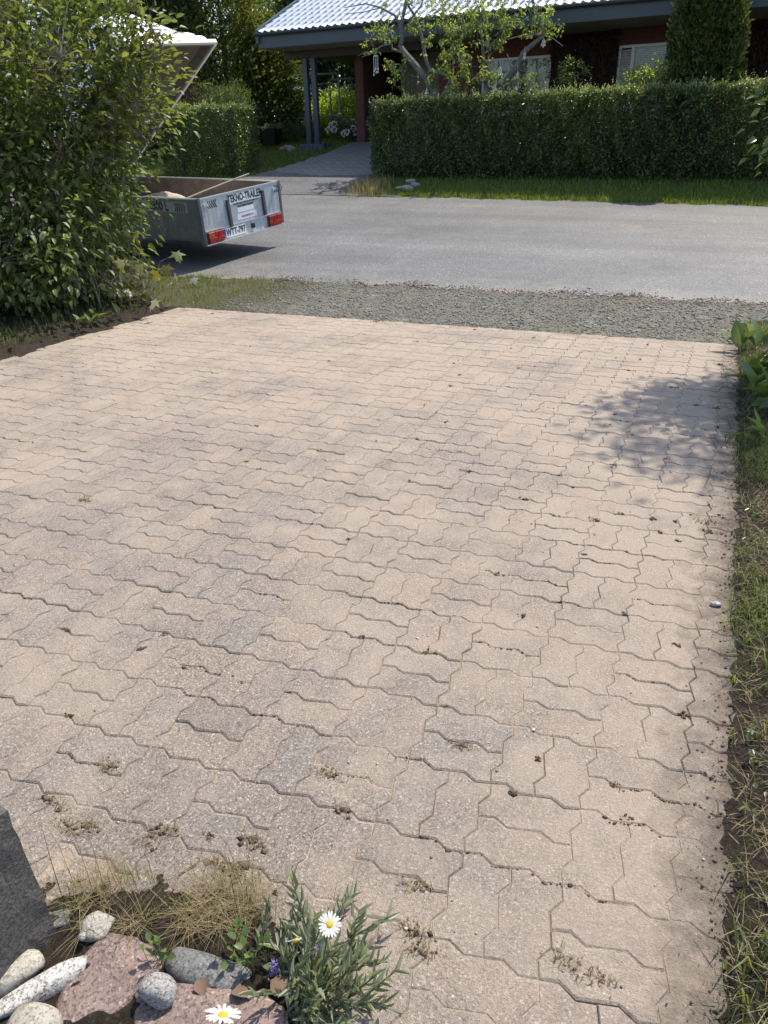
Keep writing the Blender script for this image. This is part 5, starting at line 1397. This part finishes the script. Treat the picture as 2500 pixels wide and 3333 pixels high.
# small leafy weeds creeping over the right border
x, y = rb(260, .26, .9); nl = 9
P = np.repeat(np.stack([x, y, rborder(x, y)], 1), nl, 0); P += rg.normal(size=P.shape) * np.array([.018, .018, .008]) + np.array([0, 0, .012])
stuff('creeping_weeds', leaf_mesh('creeping_weeds', P, rdirs(len(P), rg) + np.array([0, 0, .5]), rg.uniform(.012, .034, len(P)), rg.uniform(.007, .016, len(P)), L_HEDGE, .2 + .6 * rg.random(len(P)), 'diamond', .8, rng=rg), 'small-leaved weeds creeping in the right border', 'weeds')
# weeds pulled up and left standing in the paver joints
rw = np.random.default_rng(55)
J = []
for k in range(620):
    i, j = rw.integers(-46, 15), rw.integers(-32, 18)
    if rw.random() > np.clip(.10 + .55 * (i + 6) / 20, .05, .75): continue
    u0 = PU + i * HALF + rw.normal() * .012; v0 = PV - j * HALF + rw.normal() * .008
    if rw.random() < .6: u0 += rw.uniform(-.05, .05)
    else: v0 += rw.uniform(-.05, .05)
    if u0 > .2 or u0 < -5.1 or v0 > 6.35 or v0 < .9: continue
    J.append((u0, v0, rw.gamma(2.2, .22) + .15))
for p in ((-1.256, 0.864, 0.000), (-1.193, 0.890, 0.000), (-1.334, 0.904, 0.000), (-1.020, 0.894, 0.000), (-0.854, 0.917, 0.000), (-0.801, 0.912, 0.000), (-0.405, 1.041, 0.000), (-0.333, 0.905, 0.000), (-0.361, 0.943, 0.000), (-0.012, 0.984, 0.000), (-0.049, 0.995, 0.000), (0.142, 3.134, 0.000), (0.133, 3.040, 0.000), (0.106, 3.120, 0.000), (-0.449, 1.478, 0.000), (-0.799, 1.012, 0.000), (-1.027, 0.948, 0.000), (-1.284, 1.069, 0.000), (-0.729, 1.258, 0.000)):
    for k in range(2): J.append((p[0] + rw.normal() * .012, p[1] + rw.normal() * .008, 1.5))
P, Hh, Ln, Tn = [], [], [], []
for u0, v0, s in J:
    m_ = int(16 * s); P.append(np.stack([u0 + rw.normal(size=m_) * .013 * s, v0 + rw.normal(size=m_) * .006 * s, np.full(m_, -.004)], 1)); Hh.append(rw.uniform(.006, .026, m_) * (.5 + .6 * s)); Ln.append(rw.uniform(.7, 1.65, m_)); Tn.append(.15 + .35 * rw.random() + rw.normal(size=m_) * .15)
stuff('joint_weeds', blades_mesh('joint_weeds', np.concatenate(P), np.concatenate(Hh), .0022, np.concatenate(Ln), L_DRY, np.concatenate(Tn) - .25, rw), 'small withered weeds scraped out of the paver joints', 'weeds')
P = np.concatenate([np.stack([u0 + rw.normal(size=9) * .012 * s, v0 + rw.normal(size=9) * .006, np.full(9, .000)], 1) for u0, v0, s in J])
stuff('joint_crumbs', rocks_mesh('joint_crumbs', P, rw.gamma(2, .0016, len(P)) + .0015, M_CRUMB, rw), 'dark root crumbs lying in the paver joints', 'soil')
# strings of dark crumbs added to deepen the shade in the row joints
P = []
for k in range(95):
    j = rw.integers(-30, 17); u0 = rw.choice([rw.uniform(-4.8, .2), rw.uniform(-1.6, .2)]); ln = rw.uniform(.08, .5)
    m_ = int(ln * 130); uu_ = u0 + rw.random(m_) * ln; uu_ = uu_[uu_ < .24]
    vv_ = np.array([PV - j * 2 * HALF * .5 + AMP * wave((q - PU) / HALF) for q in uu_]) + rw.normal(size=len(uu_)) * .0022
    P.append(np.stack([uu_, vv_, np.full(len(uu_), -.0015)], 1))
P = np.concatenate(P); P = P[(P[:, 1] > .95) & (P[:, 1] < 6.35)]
stuff('joint_shade_crumbs', rocks_mesh('joint_shade_crumbs', P, rw.gamma(2, .0010, len(P)) + .0012, M_CRUMB, rw), 'dark crumbs strung along the paver rows, added as joint shade', 'debris')
# fine pebbles and grit on the paving
nn_ = 1500; x = rg.uniform(-5.1, .2, nn_); y = rg.uniform(.9, 6.35, nn_)
stuff('paving_grit', rocks_mesh('paving_grit', np.stack([x, y, np.full(nn_, .0015)], 1), rg.gamma(1.6, .0011, nn_) + .001, leafmat('grit', (.14, .11, .09), (.62, .56, .48), 0, .9, .2), rg), 'fine grit scattered over the pavers', 'grit')
# dark soil fringe under the big shrub: weeds
n = 900; y = rg.uniform(2.8, 6.6, n); x = -5.32 - np.abs(rg.normal(size=n)) * .35
stuff('shrub_bed_weeds', blades_mesh('shrub_bed_weeds', np.stack([x, y, lborder(x, y)], 1), rg.uniform(.03, .16, n), .004, rg.uniform(.3, 1.1, n), L_GRASS, .2 + rg.normal(size=n) * .2, rg), 'thin weeds in the dark soil under the big shrub', 'weeds')

# ------------------------------------------------------------------ plants with big leaves
M_STALK = simple('green_stalk', (.10, .13, .05), .6)
def broad_plant(name, label, base, n, L, W, mat, seed, spread=.6, stalk=.0, group=None, tint=0.0, droop=.28):
    rng = np.random.default_rng(seed)
    root = empty(name, base, label=label, cat='plant', group=group)
    a = rng.random(n) * 6.28; el = rng.uniform(.45, 1.25, n)
    D = np.stack([np.cos(a) * np.cos(el), np.sin(a) * np.cos(el), np.sin(el)], 1)
    P = np.stack([rng.normal(size=n) * spread * .25, rng.normal(size=n) * spread * .35, rng.uniform(.0, stalk, n) + .005], 1)
    for i in range(n):
        l_ = L * rng.uniform(.7, 1.15)
        me_ = leaf_mesh('leaf', P[i:i + 1] + D[i:i + 1] * .02, D[i:i + 1], l_, W * l_ / L, mat, np.array([.5 + tint + rng.normal() * .25]), 'oval', .5, droop, .10, rng)
        link('leaf', me_, root)
    for i in range(n): MB().tube([(P[i][0], P[i][1], -.01), P[i] + D[i] * .025], [.004 * min(1, L / .1), .003 * min(1, L / .1)], 5).build('stalk', M_STALK, root, world=False)
    return root
p = (0.306, 5.629, 0.050)
for k, (px_, lb) in enumerate((((0.290, 6.171, 0.050), 'broad-leaved lily clump farthest along the right border'), ((0.247, 5.254, 0.050), 'broad-leaved lily clump in the middle of the right border'), ((0.272, 4.751, 0.050), 'broad-leaved lily clump nearest on the right border'))):
    broad_plant('lily_plant', lb, (px_[0] + .06, px_[1], .03), (12, 14, 12)[k], .22, .085, L_BROAD, 130 + k, .35, .06, 'lily clumps on the right border', .1)
broad_plant('leafy_sprout', 'small leafy sprout at the right paving edge below the lilies', ((0.269, 4.143, 0.050)[0] + .07, 4.15, .02), 6, .13, .045, L_BROAD, 140, .12, .05, None, .15)
broad_plant('leafy_sprout', 'tiny two-leaved sprout on the paving near the right border', (*(0.166, 4.149, 0.000)[:2], .0), 4, .06, .022, L_BROAD, 141, .05, .03, None, .1)
# maple seedling with wilted yellow leaves under the big shrub
mp = empty('maple_sapling', (-5.42, 6.30, .03), label='low maple sapling with yellow wilting leaves beside the turf', cat='plant')
rg2 = np.random.default_rng(17)
def maple_leaf(c, d, s, mat, tint):
    x, sd_, nn = frames(np.array([d], float), rg2, .25); x, sd_, nn = x[0], sd_[0], nn[0]
    star = []
    for k, (a, r) in enumerate(((180, .12), (130, .55), (112, .30), (75, .85), (50, .42), (20, .80), (8, .70), (0, 1.0), (-8, .70), (-20, .80), (-50, .42), (-75, .85), (-112, .30), (-130, .55))):
        q = rad(a); star.append(np.array(c) + s * r * (math.cos(q) * x + math.sin(q) * sd_) - nn * s * .22 * r * r)
    me_ = np_mesh('leaf', np.array([np.array(c)] + star) - np.array(mp.location), np.array([(0, i + 1, (i + 1) % 14 + 1) for i in range(14)]), np.full(14, 3), mat, False, np.full(15, tint))
    return link('leaf', me_, mp)
mb = MB()
for k in range(26):
    u = -5.42 + rg2.normal() * .24; v = 6.28 + rg2.normal() * .26; z_ = abs(rg2.normal()) * .22 + .10
    d = (rg2.normal() * .6, -.5 + rg2.normal() * .5, -.9)
    maple_leaf((u, v, z_ + .04), d, rg2.uniform(.07, .12), L_PALE if k % 4 == 0 else L_WILT, float(np.clip(.45 + rg2.normal() * .3, 0, 1)))
    mb.tube([(-5.45 + rg2.normal() * .04, 6.3 + rg2.normal() * .04, .02), (u * .5 + -5.43 * .5, v * .5 + 3.15, z_ * .8 + .06), (u, v, z_ + .04)], [.005, .003, .002], 4)
mb.build('stem', M_BARK, mp, True)
broad_plant('leafy_sprout', 'low leafy sprout on the soil edge left of the paving', (-5.32, 5.35, .04), 12, .13, .05, L_BUSH, 143, .3, .04, None, .1)

# ================================================================== ROCK GARDEN IN THE NEAR LEFT CORNER
M_CONC = simple('rough_concrete', (.088, .082, .077), .95, var=.5, scale=120, bumpy=1.0, bscale=160, spec=.2)
M_YEL = simple('yellow_wood_paint', (.52, .40, .10), .5, var=.12)
pil = empty('gate_pillar', (-1.19, .50, 0), label='rough grey concrete pillar foot carrying a yellow post at the left edge', cat='pillar')
bm = bmesh.new()
bmesh.ops.create_cube(bm, size=1.0)
bmesh.ops.subdivide_edges(bm, edges=bm.edges[:], cuts=9, use_grid_fill=True)
rr = random.Random(3)
for v in bm.verts:
    x, y, z_ = v.co
    t = 1 - .10 * max(0, z_ + .1)
    v.co = Vector((x * .27 * t, y * .28 * t, (z_ + .5) * .375))
    v.co += Vector((math.sin(y * 23 + z_ * 17), math.sin(x * 21 + z_ * 19), math.sin(x * 18 + y * 15))) * .0012 + Vector((rr.gauss(0, .0016), rr.gauss(0, .0016), rr.gauss(0, .0012)))
me = bpy.data.meshes.new('concrete_foot'); bm.to_mesh(me); bm.free(); me.materials.append(M_CONC)
link('concrete_foot', me, pil)
MB().bevbox((-.085, -.10, .372), (.075, .085, 1.25), .008).build('post', M_YEL, pil, world=False)
rock('boulder', (-1.057, 0.534, 0.025), (.036, .060, .030), (0, 0, -.35), G_CREAM, 'smooth cream oval stone at the left edge of the rock garden', 1, group='rock garden stones', rough=.05)
rock('boulder', (-1.000, 0.526, 0.020), (.026, .105, .028), (0, 0, -.55), G_WHITE, 'long white speckled stone beside the cream oval stone', 2, group='rock garden stones', rough=.07)
rock('boulder', (-0.946, 0.482, 0.020), (.050, .038, .034), (0, 0, .2), G_CREAM, 'rounded grey-beige stone in the bottom left corner', 3, group='rock garden stones', rough=.05)
rock('boulder', (-0.972, 0.580, 0.000), (.022, .11, .028), (0, 0, -.5), G_GREY, 'narrow grey stone between the white and the red stones', 4, group='rock garden stones')
rock('boulder', (-0.894, 0.605, 0.000), (.090, .135, .036), (.05, .0, -.25), G_RED, 'large rough reddish granite block left of the small grey pebble', 5, group='rock garden stones', rough=.11, flat_top=.35, sub=4)
rock('boulder', (-0.647, 0.610, 0.000), (.165, .085, .038), (.04, 0, .25), G_RED, 'broad flat reddish granite slab at the bottom edge under the daisy', 6, group='rock garden stones', rough=.11, flat_top=.4, sub=4)
rock('boulder', (-0.762, 0.616, 0.045), (.040, .030, .033), (0, .1, .3), G_GREY, 'small triangular speckled grey pebble between the red granite stones', 7, group='rock garden stones', rough=.10)
rock('boulder', (-0.711, 0.701, 0.005), (.100, .042, .030), (0, .12, .18), G_DARK, 'long smooth dark grey stone behind the small pebble', 8, group='rock garden stones', rough=.05)
rock('boulder', (-0.983, 0.677, 0.020), (.044, .034, .027), (0, 0, .2), G_CREAM, 'small yellowish stone half hidden in the grass', 9, group='rock garden stones', rough=.07)
rock('boulder', (-0.983, 0.646, 0.035), (.010, .010, .010), (0, 0, .2), G_GREY, 'tiny round pebble resting by the small yellowish stone', 10, group='rock garden stones', rough=.07, sub=2)
rock('boulder', (-1.087, 0.666, 0.000), (.045, .03, .02), (0, 0, .6), G_DARK, 'flat dark stone at the foot of the concrete pillar', 11, group='rock garden stones')
rock('pebble', (0.159, 2.455, 0.008), (.022, .014, .010), (0, 0, .2), G_WHITE, 'white pebble lying at the right edge of the paving', 12, sub=2, rough=.15)
rg = np.random.default_rng(202)
def bedpts(n, poly):
    P_ = np.array(poly); x = rg.uniform(P_[:, 0].min(), P_[:, 0].max(), n * 3); y = rg.uniform(P_[:, 1].min(), P_[:, 1].max(), n * 3)
    k = in_poly(poly)(x, y); return x[k][:n], y[k][:n]
edge = [(-1.14, .62), (-1.10, .77), (-.94, .84), (-.72, .91), (-.62, .88), (-.66, .80), (-.80, .74), (-.92, .70), (-1.04, .64)]
x, y = bedpts(2600, edge); k = wob(x, y, 7, .5, 9) > .08; x, y = x[k], y[k]; n = len(x)
stuff('rock_garden_straw', blades_mesh('rock_garden_straw', np.stack([x, y, np.full(n, .015) + rg.uniform(0, .02, n)], 1), rg.uniform(.03, .12, n), rg.uniform(.0006, .0013, n), rg.uniform(1.1, 1.62, n), L_DRY, .22 + rg.normal(size=n) * .3, rg, .05, None, .93), 'matted dry grass draped between the rock garden stones', 'grass')
x, y = bedpts(1000, edge); tc = np.array([(-1.06, .70), (-1.0, .80), (-.95, .82), (-.80, .88), (-.77, .87), (-.74, .90), (-.90, .76), (-1.10, .74), (-.84, .78), (-.70, .84)]); k = (np.min(np.hypot(x[:, None] - tc[:, 0], y[:, None] - tc[:, 1]), 1) < .028) | (rg.random(len(x)) < .12); x, y = x[k], y[k]; n = len(x)
stuff('rock_garden_grass', blades_mesh('rock_garden_grass', np.stack([x, y, np.full(n, .012)], 1), rg.gamma(4, .008, n) + .012, rg.uniform(.0010, .0018, n), rg.uniform(.05, .9, n), L_GRASS, .35 + rg.normal(size=n) * .25, rg), 'fine green grass at the paving edge of the rock garden', 'grass')
# taller flowering grass stems
n = 22; x, y = bedpts(n, edge); n = len(x)
stuff('grass_stems', blades_mesh('grass_stems', np.stack([x, y, np.full(n, .012)], 1), rg.uniform(.14, .26, n), .0016, rg.uniform(.05, .5, n), L_BROWN, .6 + rg.normal(size=n) * .2, rg), 'a few tall brown grass stems rising from the rock garden', 'grass')
# narrow-leaved grey-green plant
gp = empty('oxeye_plant', (-.52, .74, .01), label='bushy grey-green narrow-leaved plant spilling over the paving edge', cat='plant')
mb = MB(); LP, LD = [], []
for k in range(52):
    b_ = np.array([-.52 + rg.normal() * .045, .73 + rg.normal() * .05, .0])
    a = rg.normal() * .9 + .6; el = rg.uniform(.25, 1.3); l_ = rg.uniform(.07, .18)
    d = np.array([math.cos(a) * math.cos(el), math.sin(a) * math.cos(el) , math.sin(el)])
    if k % 5 == 0: d[0] *= -.8
    pts = [b_ + d * l_ * t - np.array([0, 0, .05]) * t * t * (1.2 - math.sin(el)) for t in np.linspace(0, 1, 6)]
    pts = [np.array([q[0], q[1], max(q[2], .006)]) for q in pts]
    mb.tube(pts, [.0022, .0021, .002, .0018, .0015, .001], 4)
    for t in np.linspace(.25, 1, 15):
        q = pts[0] + 0; i0 = min(4, int(t * 5)); f0 = t * 5 - i0; q = pts[i0] * (1 - f0) + pts[i0 + 1] * f0
        LP.append(q); LD.append(d * .9 + rdirs(1, rg)[0] * .55)
mb.build('stems', simple('plant_stem', (.09, .10, .06), .7), gp, True)
LP = np.array(LP); LD = np.array(LD)
l_ = rg.uniform(.022, .05, len(LP))
link('foliage', leaf_mesh('foliage', LP, LD, l_, l_ * .16, L_GREY, .45 + rg.normal(size=len(LP)) * .22, 'oval', .2, .1, .15, rg, off=gp.location), gp)
# oxeye daisies
M_DISC = simple('daisy_disc', (.55, .40, .03), .8, var=.25, scale=300, bumpy=.8, bscale=600, coord='o')
M_STEMG = simple('daisy_stem', (.10, .13, .045), .6)
def daisy(base, head, tilt, r, label, seed, np_=21):
    rng = np.random.default_rng(seed)
    root = empty('daisy', base, label=label, cat='flower', group='white daisies in the rock garden')
    h = np.array(head) - np.array(base); t = unit(np.array([tilt], float))[0]
    MB().tube([(0, 0, 0), tuple(h * .5 + np.array([.008, .004, .0])), tuple(h - t * .012), tuple(h)], [.0022, .002, .0018, .0018], 6).build('stem', M_STEMG, root, True, world=False)
    q = Vector(t).to_track_quat('Z', 'Y'); mat_ = Matrix.Translation(Vector(h)) @ q.to_matrix().to_4x4()
    mb = MB().lathe((0, 0, -.004), [(.0025, 0), (r * .34, .003), (r * .36, .0055), (r * .26, .0085), (r * .10, .0095)], 18); mb.v = [tuple(mat_ @ Vector(p_)) for p_ in mb.v]
    mb.build('flower_disc', M_DISC, root, True, world=False)
    mb = MB().lathe((0, 0, -.008), [(.002, 0), (r * .30, .003), (r * .33, .005)], 14); mb.v = [tuple(mat_ @ Vector(p_)) for p_ in mb.v]
    mb.build('sepal_cup', M_STEMG, root, True, world=False)
    for k in range(np_):
        a = 6.283 * k / np_ + rng.normal() * .05; L_ = r * rng.uniform(.72, .86); w_ = r * .20; up_ = rng.uniform(.05, .30)
        prof = [(0, .35), (.3, .85), (.65, 1.0), (.9, .8), (1.0, .35)]
        v_ = []
        for s_, ww in prof:
            rr_ = r * .30 + L_ * s_; zz_ = .002 + L_ * (up_ * s_ - .12 * s_ * s_)
            for sd_ in (-1, 0, 1):
                off = sd_ * ww * w_ / 2
                v_.append(mat_ @ Vector((rr_ * math.cos(a) - off * math.sin(a), rr_ * math.sin(a) + off * math.cos(a), zz_ + (0.0008 if sd_ else 0))))
        f_ = [(3 * i + j, 3 * i + j + 1, 3 * i + j + 4, 3 * i + j + 3) for i in range(4) for j in range(2)]
        MB().add(v_, f_).build('petal', L_FLOWER, root, True, world=False)
    return root
daisy((-.50, .70, .005), (-0.469, 0.762, 0.200), (.35, -.25, .9), .020, 'white daisy standing upright above the grey-green plant', 1)
daisy((-.57, .50, .005), (-0.557, 0.553, 0.200), (-.1, .55, .75), .027, 'white daisy at the bottom edge seen partly from behind', 2)
daisy((-.60, .74, .005), (-0.553, 0.773, 0.090), (-.4, .6, .5), .020, 'small white daisy hidden low among the grass', 3)
# small succulents and creeping violets
broad_plant('sedum_plant', 'small round-leaved green succulent behind the grey stone', (*(-0.661, 0.748, 0.020)[:2], .02), 18, .026, .018, L_BROAD, 150, .06, .03, None, .3, .1)
broad_plant('sedum_plant', 'tiny bright green seedling beside the small pebble', (*(-0.809, 0.680, 0.030)[:2], .03), 12, .020, .013, L_BROAD, 151, .035, .02, None, .4, .1)
broad_plant('sedum_plant', 'little yellow-green succulent sprig beside the blue flowers', (*(-0.614, 0.754, 0.020)[:2], .015), 14, .020, .012, L_BROAD, 152, .05, .04, None, .4, .1)
for k, (p, lb) in enumerate((((-0.589, 0.737, 0.030), 'tuft of tiny violet flowers beside the grey stone'), ((-0.528, 0.809, 0.050), 'tuft of tiny violet flowers below the upright daisy'))):
    root = empty('violet_flower', (p[0], p[1], .01), label=lb, cat='flower', group='tiny violet flowers')
    rg3 = np.random.default_rng(160 + k)
    P = np.stack([rg3.normal(size=60) * .007, rg3.normal(size=60) * .006, .028 + rg3.normal(size=60) * .010], 1)
    link('petals', leaf_mesh('petals', P, rdirs(60, rg3), .008, .004, L_VIOLET, None, 'diamond', 0, rng=rg3), root)
    MB().tube([(0, 0, -.005), (.002, 0, .02), (0, .002, .04)], .001, 4).build('stem', M_STEMG, root, world=False)
# fallen dry leaves
for k, (p, lb, rz) in enumerate((((-0.644, 0.670, 0.030), 'dry brown leaf lying on the red slab', .2), ((-0.572, 0.697, 0.030), 'curled dry brown leaf beside the grey-green plant', 1.2), ((-0.690, 0.645, 0.025), 'pale dry leaf in front of the long grey stone', 2.2))):
    rg3 = np.random.default_rng(170 + k)
    me_ = leaf_mesh('fallen_leaf', np.zeros((1, 3)), np.array([[math.cos(rz), math.sin(rz), .1]]), .045, .03, simple('dead_leaf_%d' % k, (.13, .085, .055), .85), np.array([.5]), 'oval', 1.0, .1, .2, rg3)
    tag(link('fallen_leaf', me_, None, p), lb, 'leaf', 'fallen leaves in the rock garden')
# leaf stalk bit lying on the paving
tag(MB().tube([(-1.568, 1.501, 0.004), (-1.555, 1.510, 0.009), (-1.547, 1.529, 0.005)], [.003, .006, .003], 6).thing('bark_piece', M_BARK, 'small dark piece of bark lying on the pavers', 'bark', None, True))
for k, (a, b_, c_, lb) in enumerate((((0.149, 4.259, 0.100), (0.181, 4.384, 0.004), (0.232, 4.385, 0.004), 'bent dark twig standing on the shaded pavers by the right border'), ((0.098, 3.534, 0.090), (0.095, 3.598, 0.004), (0.088, 3.593, 0.002), 'dark forked twig stub on the pavers near the right border'))):
    MB().tube([a, b_, c_], [.002, .003, .002], 5).thing('twig', M_BARK, lb, 'twig', 'twigs on the paving', True)
